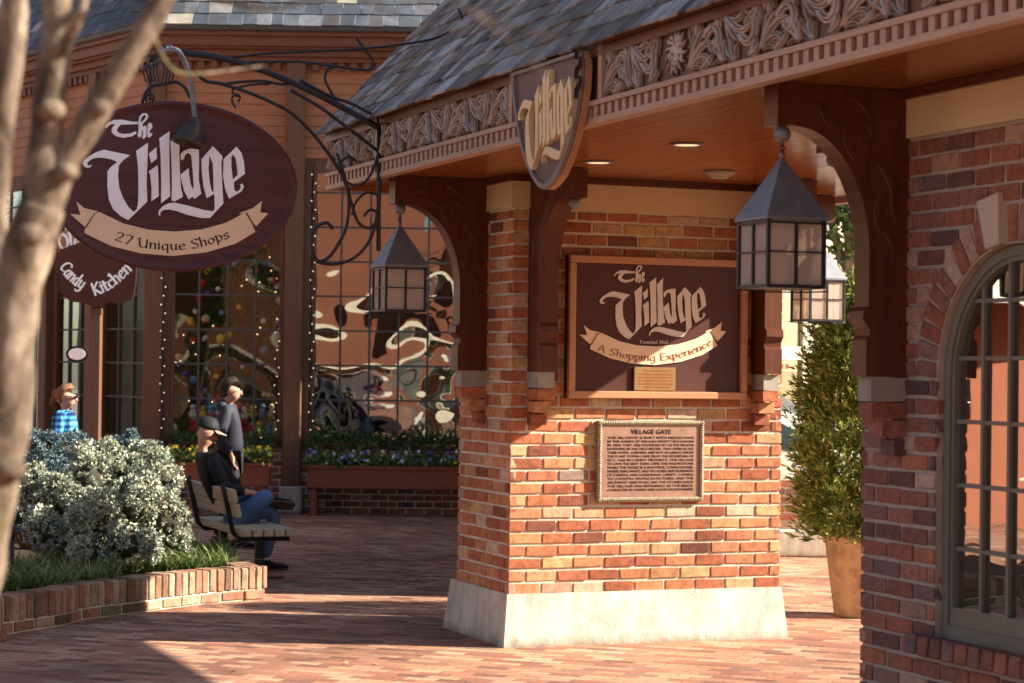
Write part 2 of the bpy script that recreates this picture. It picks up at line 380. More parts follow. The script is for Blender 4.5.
def text_data(body, size, fn, d0, d1, fit=None, align='CENTER', at=(0, 0)):
    cu = bpy.data.curves.new('t', 'FONT'); cu.body = body; cu.size = size; cu.align_x = 'LEFT'; cu.extrude = .002; cu.resolution_u = 2
    ob = bpy.data.objects.new('t', cu); COL.objects.link(ob)
    dg = bpy.context.evaluated_depsgraph_get(); me = bpy.data.meshes.new_from_object(ob.evaluated_get(dg))
    xs = [v.co.x for v in me.vertices]; x0, x1 = min(xs), max(xs); w = x1-x0
    k = fit/w if fit else 1.
    vs = []
    for v in me.vertices:
        x = (v.co.x-x0)*k - (w*k/2 if align == 'CENTER' else 0)
        vs.append(fn(at[0]+x, at[1]+v.co.y, d1 if v.co.z > 0 else d0))
    fs = [tuple(p.vertices) for p in me.polygons]
    bpy.data.objects.remove(ob); bpy.data.curves.remove(cu); bpy.data.meshes.remove(me)
    return vs, fs
def tag(o, label=None, cat=None, group=None, kind=None):
    if label: o['label'] = label
    if cat: o['category'] = cat
    if group: o['group'] = group
    if kind: o['kind'] = kind
    return o
def thing(name, label, cat, loc=(0, 0, 0), rz=0., group=None):
    o = bpy.data.objects.new(name, None); COL.objects.link(o); o.empty_display_size = .2
    o.location = loc; o.rotation_euler = (0, 0, rz); return tag(o, label, cat, group)
def gthing(name, label, cat, u=0., v=0., z=0., group=None, rz=0.):
    return thing(name, label, cat, G(u, v, z), GROT+rz, group)
def copy_tree(o, parent=None):
    c = o.copy(); COL.objects.link(c); c.parent = parent
    for ch in list(o.children): copy_tree(ch, c)
    return c
def smooth_path(P, k=6):
    P = [Vector(p) for p in P]; out = []
    for i in range(len(P)-1):
        p0 = P[max(i-1, 0)]; p1 = P[i]; p2 = P[i+1]; p3 = P[min(i+2, len(P)-1)]
        for j in range(k):
            t = j/k
            out.append(.5*((2*p1)+(p2-p0)*t+(2*p0-5*p1+4*p2-p3)*t*t+(3*p1-p0-3*p2+p3)*t**3))
    out.append(P[-1]); return out
# ================================================================ GATEHOUSE
gate = gthing('brick_gatehouse', 'brick gatehouse with slate roof, carved frieze and a covered passage between two brick blocks', 'gatehouse')
R_W = 4.56; R_E = 7.20; DEP = 2.02; LF = -.99; BT = 2.92; CE = 3.14
AC = (5.76, 1.83); AR = .575
def bricks(mb, p0, d, n, length, z0, z1, seed, half=None, excl=None, jx=.0015):
    rng = RND(seed); H = .0834; Lb = .228; J = .0155
    Rm = Matrix(((d[0], n[0], 0), (d[1], n[1], 0), (0, 0, 1)))
    k = 0; z = z0
    while z < z1-.03:
        h = min(H, z1-z)-J; off = -(Lb/2 if k % 2 else 0.)
        a = off
        while a < length-.02:
            a0 = max(a, 0.)+(J/2 if a > 0 else -.0055); a1 = min(a+Lb, length); a1 = a1-J/2 if a+Lb < length else length+.0055
            a += Lb
            segs = [(a0, a1)]
            if excl:
                ex = excl(z+h/2)
                for (e0, e1) in ex:
                    ns = []
                    for (s0, s1) in segs:
                        if e1 <= s0 or e0 >= s1: ns.append((s0, s1))
                        else:
                            if e0-s0 > .03: ns.append((s0, e0))
                            if s1-e1 > .03: ns.append((e1, s1))
                    segs = ns
            for (s0, s1) in segs:
                c = (s0+s1)/2; pr = .006+rng.uniform(-jx, jx); dep = .05
                P = Vector((p0[0]+d[0]*c+n[0]*(pr-dep/2), p0[1]+d[1]*c+n[1]*(pr-dep/2), z+h/2+rng.uniform(-.0012, .0012)))
                if s1-s0 > .03: mb.obox(P, (s1-s0-rng.uniform(0, .004), dep, h-rng.uniform(0, .003)), Rm, .0035, .0028, rng)
        z += H; k += 1
# left pier
core = MB(); core.box((LF+.004, .004, .34), (-.004, DEP-.004, 3.13)); core.build('mortar_core', 'mortar', gate)
b = MB()
bricks(b, (0, 0), (0, 1), (1, 0), DEP, .35, BT, 1)
bricks(b, (LF, 0), (1, 0), (0, -1), -LF, .35, BT, 2)
bricks(b, (LF, DEP), (1, 0), (0, 1), -LF, .35, BT, 3)
bricks(b, (LF, 0), (0, 1), (-1, 0), DEP, .35, BT, 4)
b.build('pier_brickwork', 'brick', gate)
p = MB()
bo = [(-1.15, -.05), (.05, -.05), (.05, 2.075), (-1.15, 2.075)]; to = [(-1.09, -.018), (.018, -.018), (.018, 2.035), (-1.09, 2.035)]
vs = [(x, y, 0) for x, y in bo]+[(x, y, .343) for x, y in to]+[(x*.995-.0, y*.995, .352) for x, y in to]
p.add(vs, [(0, 1, 2, 3)]+[(i, (i+1) % 4, 4+(i+1) % 4, 4+i) for i in range(4)]+[(4+i, 4+(i+1) % 4, 8+(i+1) % 4, 8+i) for i in range(4)]+[(8, 9, 10, 11)])
p.build('plinth', 'plinth', gate)
def band(x0, x1, y0, y1, name='stucco_band'):
    q = MB(); q.box((x0-.02, y0-.02, BT), (x1+.02, y1+.02, CE-.004)); q.build(name, 'beige', gate)
    q = MB(); q.box((x0-.05, y0-.05, CE-.045), (x1+.05, y1+.05, CE-.002)); q.build('ceiling_moulding', 'bracket', gate)
band(LF, 0, 0, DEP)
# right block with the arched window
def arcpts(c, r, a0, a1, n): return [(c[0]+r*cos(a0+(a1-a0)*i/n), c[1]+r*sin(a0+(a1-a0)*i/n)) for i in range(n+1)]
hole = [(AC[0]+AR, .66)]+arcpts(AC, AR, 0, pi, 28)+[(AC[0]-AR, .66)]
fv = lambda a, bb, c: (a, c, bb)
core = MB()
core.add(*ex2d([[(R_W+.004, 0), (R_E-.004, 0), (R_E-.004, 3.13), (R_W+.004, 3.13)], hole], fv, .004, .24))
core.box((R_W+.004, .24, 0), (R_W+.2, DEP-.24, 3.13)); core.box((R_E-.2, .24, 0), (R_E-.004, DEP-.24, 3.13)); core.box((R_W+.004, DEP-.24, 0), (R_E-.004, DEP-.004, 3.13))
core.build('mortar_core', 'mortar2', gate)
RO2 = .74
def excl(z):
    o = []
    if z > AC[1]-.0:
        if z < AC[1]+RO2: w = sqrt(RO2**2-(z-AC[1])**2); o.append((AC[0]-w-R_W, AC[0]+w-R_W))
    elif z > .69: o.append((AC[0]-AR-R_W, AC[0]+AR-R_W))
    elif z > .57: o.append((AC[0]-AR-.12-R_W, AC[0]+AR+.12-R_W))
    return o
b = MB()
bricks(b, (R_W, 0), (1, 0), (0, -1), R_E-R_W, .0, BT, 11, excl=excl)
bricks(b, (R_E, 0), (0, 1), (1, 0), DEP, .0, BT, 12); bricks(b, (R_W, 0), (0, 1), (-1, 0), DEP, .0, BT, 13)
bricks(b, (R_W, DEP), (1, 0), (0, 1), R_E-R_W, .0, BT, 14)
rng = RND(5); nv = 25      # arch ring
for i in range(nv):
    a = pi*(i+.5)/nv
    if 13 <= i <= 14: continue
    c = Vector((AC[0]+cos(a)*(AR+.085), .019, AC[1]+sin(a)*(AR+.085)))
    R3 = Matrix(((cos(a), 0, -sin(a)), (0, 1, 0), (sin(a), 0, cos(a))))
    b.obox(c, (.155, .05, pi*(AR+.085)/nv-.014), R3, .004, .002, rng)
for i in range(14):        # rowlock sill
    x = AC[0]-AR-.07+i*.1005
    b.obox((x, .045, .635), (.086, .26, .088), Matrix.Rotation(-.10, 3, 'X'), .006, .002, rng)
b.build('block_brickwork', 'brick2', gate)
k = MB(); a = pi*14/nv
vs = []
for d in (-.03, .04):
    for (r, w) in ((AR-.0, .052), (AR+.215, .082)):
        for sg in (-1, 1): vs.append((AC[0]+cos(a)*r-sin(a)*w*sg, d, AC[1]+sin(a)*r+cos(a)*w*sg))
k.add(vs, [(0, 1, 3, 2), (4, 6, 7, 5), (0, 4, 5, 1), (1, 5, 7, 3), (3, 7, 6, 2), (2, 6, 4, 0)]); k.build('keystone', 'keystone', gate)
band(R_W, R_E, 0, DEP)
# window
wf = MB(); iR = AR-.07
inner = [(AC[0]+iR, .82)]+arcpts(AC, iR, 0, pi, 28)+[(AC[0]-iR, .82)]
outer = [(AC[0]+AR-.002, .672)]+arcpts(AC, AR-.002, 0, pi, 28)+[(AC[0]-AR+.002, .672)]
wf.add(*ex2d([outer, inner], fv, .048, .11)); win = wf.build('window', 'frame', gate)
wf = MB(); i2 = AR-.05
wf.add(*ex2d([[(AC[0]+AR-.006, .676)]+arcpts(AC, AR-.006, 0, pi, 28)+[(AC[0]-AR+.006, .676)], [(AC[0]+i2, .74)]+arcpts(AC, i2, 0, pi, 28)+[(AC[0]-i2, .74)]], fv, .036, .0475)); wf.build('frame_bead', 'frame', win)
mu = MB()
for x in (5.46, 5.66, 5.86, 6.06):
    zt = AC[1]+sqrt(max(0, iR**2-(x-AC[0])**2)); mu.box((x-.010, .056, .815), (x+.010, .0765, zt+.01))
for z in (1.08, 1.36, 1.64, 1.92, 2.17):
    w = iR if z < AC[1] else sqrt(iR**2-(z-AC[1])**2); mu.box((AC[0]-w-.01, .060, z-.009), (AC[0]+w+.01, .0760, z+.009))
mu.build('glazing_bars', 'frame', win)
pg = MB(); pg.add(*ex2d([inner], fv, .078, .083)); pg.build('pane', 'winglass', win)
# brackets -------------------------------------------------------
prof = [(0, 3.136), (.68, 3.136), (.68, 2.95), (.60, 2.95)]
for i in range(0, 13):
    a = pi/2*i/12; prof.append((.59-.385*sin(a), 2.385+.562*cos(a)))
prof += [(.205, 2.15), (.232, 2.13), (.235, 2.09), (.20, 2.05), (.197, 2.02), (.215, 2.0), (.215, 1.832), (0, 1.832)]
bk = MB(); bk.prism(prof, lambda a, b_, c: (a, c, b_), -.065, .065)
br0 = bk.build('bracket', 'bracket', gate)
def ribbon(mb, path, w, fn, h=.012, k=9, flute=3.):
    P = [Vector((p[0], p[1], 0)) for p in path]; m = len(P); vs = []
    for i, p in enumerate(P):
        t = (P[min(i+1, m-1)]-P[max(i-1, 0)]); t = t.normalized() if t.length > 1e-9 else Vector((1, 0, 0))
        nn = Vector((-t.y, t.x, 0)); wi = w(i/(m-1))
        for j in range(k):
            s = -1+2*j/(k-1); hh = h*(sqrt(max(0, 1-s*s))*(.62+.38*cos(flute*pi*s)))*min(1., wi/.012)
            q = p+nn*s*wi; vs.append(fn(q.x, q.y, hh))
    mb.add(vs, [(i*k+j, i*k+j+1, (i+1)*k+j+1, (i+1)*k+j) for i in range(m-1) for j in range(k-1)], True)
def curl(c, r0, r1, a0, turns, n=22): return [(c[0]+(r0+(r1-r0)*(i/n)**.8)*cos(a0+2*pi*turns*i/n), c[1]+(r0+(r1-r0)*(i/n)**.8)*sin(a0+2*pi*turns*i/n)) for i in range(n+1)]
def arc2(p, q, bow, n=9):
    p = Vector(p); q = Vector(q); d = q-p; nn = Vector((-d.y, d.x)); return [tuple(p+d*(i/n)+nn*bow*sin(pi*i/n)) for i in range(n+1)]
cv = MB()
for sy in (-1, 1):
    fs = lambda a, b_, c: (a, sy*(.064+c), b_)
    ribbon(cv, curl((.24, 2.92), .10, .02, -1.2, 1.2), lambda t: .022*(1-t)+.006, fs, .010)
    for (p1, q1, bw, wd) in (((.20, 2.84), (.07, 2.98), .2, .02), ((.16, 2.80), (.08, 2.62), -.15, .024), ((.12, 2.68), (.14, 2.46), .15, .022), ((.13, 2.5), (.09, 2.33), -.2, .02), ((.34, 2.95), (.46, 3.04), -.2, .02), ((.42, 3.0), (.58, 3.03), .2, .018), ((.07, 2.75), (.05, 2.50), .1, .014), ((.20, 3.0), (.36, 3.09), .2, .016)):
        ribbon(cv, arc2(p1, q1, bw), lambda t: wd*sin(pi*min(1, .12+.88*t))**.7+.002, fs, .010)
cv.build('carving', 'bracket', br0)
fi = MB(); fi.ball((.62, 0, 2.915), .038, 14); fi.lathe([(.0, 0), (.016, .0), (.016, .012), (.024, .02), (.024, .03), (0, .03)], (.62, 0, 2.945), 12); fi.build('finial', 'lamp_metal', br0)
st = MB(); st.box((-.01, -.058, 1.722), (.185, .058, 1.829)); st.build('cap_stone', 'stone', br0)
cb = MB(); rng = RND(9); z = 1.722
for i, pj in enumerate((.182, .125, .062)):
    z -= .0834; cb.obox(((pj-.03)/2, 0, z+.0417), (pj+.03, .125-.004*i, .074), Matrix.Identity(3), .004, .002, rng)
cb.build('corbel', 'brick', br0)
spots = [(-.525, 0, -90), (4.875, 0, -90), (6.92, 0, -90), (-.525, DEP, 90), (4.875, DEP, 90), (0, .175, 0), (0, 1.845, 0), (R_W, .175, 180), (R_W, 1.845, 180)]
for i, (x, y, r) in enumerate(spots):
    o = br0 if i == 0 else copy_tree(br0, gate)
    o.location = (x, y, 0); o.rotation_euler = (0, 0, radians(r))
    if i in (1, 2, 4, 7, 8):
        for ch in o.children:
            if ch.name.startswith('corbel'): ch.data = ch.data.copy(); ch.data.materials[0] = M['brick2']
# ceiling, beams, lights -------------------------------------------
U0, U1, V0, V1 = -1.42, 7.62, -.85, 2.87
c = MB(); c.box((U0+.02, V0+.05, CE+.012), (U1-.02, V1-.05, CE+.03)); k_ = 0; y_ = V0+.052
while y_ < V1-.16: c.box((U0+.02, y_, CE+RND(k_).uniform(0, .0015)), (U1-.02, y_+.1045, CE+.0118)); y_ += .109; k_ += 1
c.build('ceiling', 'ceil', gate)
def rlight(u, v):
    q = MB(); q.lathe([(.0, -.006), (.075, -.006), (.085, -.012), (.095, -.010), (.098, -.001), (.06, -.001)], (u, v, CE), 24); o = q.build('recessed_light', 'lamp_metal', gate)
    q = MB(); q.lathe([(0, -.0075), (.07, -.0075), (.07, -.0065)], (u, v, CE), 20); q.build('bulb', 'bulb', o)
M['bulb'] = mat_emit('warm bulb', (1, .66, .42), 1.1)
for (u, v) in ((2.33, .14), (1.10, .13), (3.3, 1.5)): rlight(u, v)
q = MB(); q.lathe([(.0, -.05), (.05, -.05), (.07, -.03), (.10, -.02), (.105, -.002), (.0, -.002)], (.90, 1.07, CE), 20); q.build('smoke_detector', 'stone', gate)
# fascia ----------------------------------------------------------
for sgn, vf in ((-1, V0), (1, V1)):
    fz = lambda o_, a: (min(vf, vf-sgn*.04), ) if 0 else None
    def slab(z0, z1, pr, name=None):
        y0 = vf-sgn*.045; y1 = vf+sgn*pr; q.box((U0-pr*.5, y0, z0), (U1+pr*.5, y1, z1))
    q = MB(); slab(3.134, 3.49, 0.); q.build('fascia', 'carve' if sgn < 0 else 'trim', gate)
    q = MB(); slab(3.10, 3.133, .028); slab(3.192, 3.218, .036); q.build('fascia_moulding', 'trim', gate)
    q = MB(); slab(3.491, 3.522, .042); q.build('crown_moulding', 'cornice', gate)
    q = MB(); n = int((U1-U0)/.0875)
    for i in range(n):
        x = U0+.03+i*.0875; q.box((x, vf+sgn*.0035, 3.1345), (x+.044, vf+sgn*.026, 3.1905))
    q.build('dentils', 'trim', gate)
    q = MB(); q.box((U0, vf+sgn*.0008, 3.1342), (U1, vf+sgn*.0034, 3.1908)); q.build('dentil_gap_shade', 'bracket', gate)  # dark strip that paints shade into the gaps between dentils
# gable end boards
for ue, sg in ((U0, -1), (U1, 1)):
    q = MB()
    poly = [(V0, 3.10), (V1, 3.10), (V1, 3.50), ((V0+V1)/2, 5.44), (V0, 3.50)]
    q.prism(poly, lambda a, b_, c: (ue+sg*c, a, b_), -.03, .0); q.build('gable', 'siding', gate)
# carved frieze: acanthus scrolls in relief
cv = MB(); rng = RND(21)
def frieze(u, W, flip, seed):
    r = RND(seed); zc = 3.352; f = -1 if flip else 1
    fn = lambda a, b_, c: (u+a, V0-.001-c*2.1, zc+f*b_)
    S = W/.34
    def pt(x, y): return (x*S, y)
    def rb(path, w, h=.012): ribbon(cv, [pt(*p) for p in path], w, fn, h)
    sw = lambda m_, e=.8: (lambda t: m_*(sin(pi*min(1., .12+.86*t))**e)+.003)
    def leaf(bx, by, ang, size, bend, n=5, wd=.014):
        """acanthus spray: ribbed fingers fanning from one root, each with a hooked tip"""
        for k in range(n):
            t_ = (k-(n-1)/2)/((n-1)/2); an = ang+t_*.62+r.uniform(-.06, .06); ln_ = size*(1-.30*abs(t_))*r.uniform(.9, 1.08); p = [bx, by]; path = [(bx, by)]; st = 12
            for q_ in range(st):
                u_ = q_/st; an += (bend*(.25+1.1*u_*u_)+t_*.55*u_)*2.2/st; p = [p[0]+cos(an)*ln_/st, p[1]+sin(an)*ln_/st]
                if abs(p[1]) > .132: p[1] = math.copysign(.132, p[1])
                path.append(tuple(p))
            rb(path, lambda t: wd*(sin(pi*min(1., .10+.86*t))**.75)+.003, .013+.006*(1-abs(t_)))
    leaf(-.17, -.105, radians(52), .27, -1.15, 5, .019)
    rb(curl((.06, -.015), .088, .016, radians(160), -1.05, 30), lambda t: .021*(1-t)**.7+.006, .019)
    cv.ball(fn(.06*S, -.015, .008), .015, 8, (1, .8, 1))
    leaf(.155, -.115, radians(120), .17, .9, 4, .014)
    leaf(-.06, .125, radians(-150), .13, 1.0, 4, .012)
    leaf(.06, .120, radians(-15), .13, -1.1, 4, .012)
    leaf(-.05, -.12, radians(8), .13, .8, 3, .011)
    rb(arc2((-.17, .02), (-.13, .12), .3), lambda t: .013*(1-t*.6)+.003)
def run(a, b_, n, seed):
    W = (b_-a)/n
    for i in range(n): frieze(a+W*(i+.5), W, i % 2, seed+i)
run(-1.40, -.27, 3, 10); run(-.20, 2.17, 7, 30); run(3.47, 4.10, 2, 50); run(4.44, 7.60, 9, 60)
fn = lambda a, b_, c: (4.27+a, V0-.001-c*1.6, 3.352+b_)
for i in range(14):
    a = 2*pi*i/14; ribbon(cv, [(cos(a+.02*j*2)*(.02+.011*j), sin(a+.02*j*2)*(.02+.011*j)) for j in range(10)], lambda t: .006+.014*sin(pi*t), fn, .014, 5, 1)
for i in range(60): a = rng.uniform(0, 6.28); r = rng.uniform(0, .085); cv.ball(fn(cos(a)*r, sin(a)*r, .008), .011, 6)
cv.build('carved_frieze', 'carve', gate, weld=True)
for x in (-.235, 2.20, 3.44):
    q = MB(); q.box((x-.022, V0-.04, 3.219), (x+.022, V0, 3.49)); q.build('frieze_divider', 'trim', gate)
# roof -------------------------------------------------------------
SL = 1.07; VR = (V0+V1)/2; ZR = 3.53+SL*(VR-V0)
def slates(mb, u0, u1, ve, ze, vr, slope, seed, exp=.165, ln=.27, wmin=.10, wmax=.24, upto=99):
    rng = RND(seed); ang = math.atan(abs(slope)); sg = 1 if vr > ve else -1; Ls = abs(vr-ve)/cos(ang); i = 0
    while i*exp < Ls+.05 and i < upto:
        a = u0-rng.uniform(0, .1)
        while a < u1:
            w = rng.uniform(wmin, wmax); s0 = i*exp+rng.uniform(-.012, .012); c = s0+ln/2-.05
            x0 = max(a, u0-.03); x1 = min(a+w, u1+.03)
            if x1-x0 > .04:
                lift = .016+rng.uniform(0, .006)
                P = Vector(((x0+x1)/2, ve+sg*c*cos(ang), ze+c*sin(ang)))+Vector((0, -sg*sin(ang), cos(ang)))*lift
                t = sg*(ang-.055+rng.uniform(-.02, .02))
                mb.obox(P, (x1-x0-.006, ln, .015), Matrix.Rotation(t, 3, 'X')@Matrix.Rotation(rng.uniform(-.012, .012), 3, 'Z'), .002)
            a += w
        i += 1
r = MB()
slates(r, U0-.05, U1+.05, V0-.055, 3.505, VR, SL, 77); slates(r, U0-.05, U1+.05, V1+.055, 3.505, VR, SL, 78)
roof = r.build('roof', 'slate', gate)
r = MB()
for (va, sg) in ((V0, 1), (V1, -1)):
    vs = [(U0+.0, va-sg*.04, 3.485), (U1, va-sg*.04, 3.485), (U1, VR, ZR-.03), (U0, VR, ZR-.03)]
    r.add(vs+[(x, y, z-.05) for x, y, z in vs], [(0, 1, 2, 3), (7, 6, 5, 4), (0, 4, 5, 1), (1, 5, 6, 2), (3, 2, 6, 7), (0, 3, 7, 4)])
r.build('roof_deck', 'bracket', roof)
r = MB(); r.tube([(U0-.06, VR, ZR+.02), (U1+.06, VR, ZR+.02)], .06, 10); r.build('ridge_cap', 'gutter', roof)

# unseen wing and wall added behind the left pier to shade the court
wing = gthing('shade_wing', 'unseen brick wing added behind the left pier to shade the court', 'building', -2.45, 2.2, 0)
w = MB(); w.box((-4.2, .01, 0), (-.01, .63, 2.7)); w.build('wall', 'mortar', wing)
w = MB(); bricks(w, (-4.2, 0), (1, 0), (0, -1), 4.2, 0, 2.7, 91); bricks(w, (0, 0), (0, 1), (1, 0), .64, 0, 2.7, 92); bricks(w, (-4.2, 0), (0, 1), (-1, 0), .64, 0, 2.7, 93); w.build('brickwork', 'brick', wing)
w = MB(); w.box((-4.3, -.08, 2.7), (.08, .72, 2.8)); w.build('coping', 'stone', wing)
cw = thing('shade_wall', 'unseen brick wall added behind the left pier to shade the far court', 'wall', (1.45, 19.2, 0))  # added blocker, keeps the sun off the far paving
w = MB(); w.box((.01, .01, 0), (.49, 8.2, 2.9)); w.build('mortar_core', 'mortar', cw)
w = MB(); bricks(w, (0, 0), (0, 1), (-1, 0), 8.2, 0, 2.9, 94); bricks(w, (0, 0), (1, 0), (0, -1), .5, 0, 2.9, 95); w.build('brickwork', 'brick2', cw)
w = MB(); w.box((-.08, -.08, 2.9), (.58, 8.2, 3.0)); w.build('coping', 'stone', cw)
# ================================================================ LETTERING
# outlines of the blackletter word, measured once on the oval sign and reused on every sign
def z1(p): return (70+p[0]/5.692, 105+p[1]/5.692)
def z2(p): return (150+p[0]/6.209, 115+p[1]/6.209)
LOGO = {
 'V': (z1, [[(190,255),(340,287),(300,316),(276,345),(271,400),(278,470),(300,530),(330,580),(360,610),(380,592),(386,560),(388,500),(388,420),(385,340),(375,262),(442,215),(440,270),(437,360),(434,450),(438,550),(330,655),(290,635),(245,595),(220,540),(211,460),(213,375),(235,350),(268,325),(240,312),(200,303),(160,300),(130,305),(103,322),(95,338),(108,347),(120,338),(118,352),(100,359),(80,352),(71,335),(80,315),(110,290),(150,268)]]),
 'i': (z1, [[(447,378),(497,343),(500,400),(503,520),(462,548),(463,470),(455,400)]]),
 'j': (z1, [[(447,278),(490,240),(493,305),(460,332),(455,305)]]),
 'l': (z1, [[(507,190),(565,150),(563,250),(565,400),(568,520),(517,560),(518,450),(515,300)]]),
 'm': (z2, [[(125,165),(150,140),(185,108),(180,180),(180,250),(183,350),(190,450),(202,508),(153,536),(132,532),(135,440),(132,300)]]),
 'g': (z2, [[(318,275),(388,195),(448,258),(440,300),(445,420),(453,550),(370,640),(320,640),(230,620),(160,595),(120,588),(90,588),(65,600),(60,628),(50,618),(55,592),(80,565),(115,548),(150,545),(240,565),(330,590),(388,598),(400,585),(398,490),(350,517),(330,440),(320,350)],
             [(367,250),(361,330),(367,410),(380,470),(393,482),(392,400),(388,300)]]),
 'a': (z2, [[(190,270),(188,245),(205,225),(235,212),(300,205),(302,300),(300,400),(315,490),(275,522),(263,508),(238,524),(210,470),(190,390),(188,370),(238,330),(240,370),(250,430),(265,465),(270,440),(262,330),(255,252),(235,235),(215,250),(207,275),(195,282)]]),
 'e': (z2, [[(455,275),(535,197),(565,235),(580,290),(587,365),(518,418),(520,465),(535,478),(555,465),(563,445),(556,432),(572,427),(580,448),(565,475),(490,520),(465,460),(452,380)],
             [(502,262),(503,330),(512,402),(543,372),(540,330),(530,270),(515,245)]]),
 'T': (z1, [[(198,125),(215,103),(250,85),(300,85),(350,95),(386,97),(384,109),(340,112),(290,112),(275,125),(264,145),(274,158),(300,166),(340,163),(372,150),(378,162),(350,180),(300,187),(260,178),(237,158),(235,140),(246,120),(258,110),(235,110),(215,120),(207,133)]]),
 'h': (z1, [[(388,95),(395,65),(413,47),(435,48),(445,64),(436,85),(412,108),(411,125),(425,117),(434,126),(432,180),(417,195),(408,188),(414,175),(413,142),(407,150),(406,178),(392,187),(383,175),(389,140)],
             [(400,88),(409,66),(424,57),(431,68),(420,84),(403,100)]]),
 'k': (z1, [[(441,112),(452,100),(466,112),(466,130),(451,148),(452,165),(465,158),(466,172),(450,187),(440,180),(438,150)]]),
}
US = -.2
def logo_uv():
    out = {}
    for k, (zf, cs) in LOGO.items():
        out[k] = [[(lambda q: (q[1], q[2]))(on_u(*zf(p), US)) for p in c] for c in cs]
    return out
LG = logo_uv()                      # metres on the oval sign: (v, z)
VIL = [p for k in 'Vijlmgae' for c in LG[k] for p in c]
bx0 = min(p[0] for p in VIL); bx1 = max(p[0] for p in VIL); bz0 = min(p[1] for p in VIL); bz1 = max(p[1] for p in VIL)
def logo_part(name, mat, parent, fn, box, d0, d1, keys, bottom=True):
    x0, x1, y0, y1 = box; q = MB()
    for k in keys:
        cs = [[(x0+(p[0]-bx0)/(bx1-bx0)*(x1-x0), y0+(p[1]-bz0)/(bz1-bz0)*(y1-y0)) for p in c] for c in LG[k]]
        q.add(*ex2d(cs, fn, d0, d1))
    return q.build(name, mat, parent)
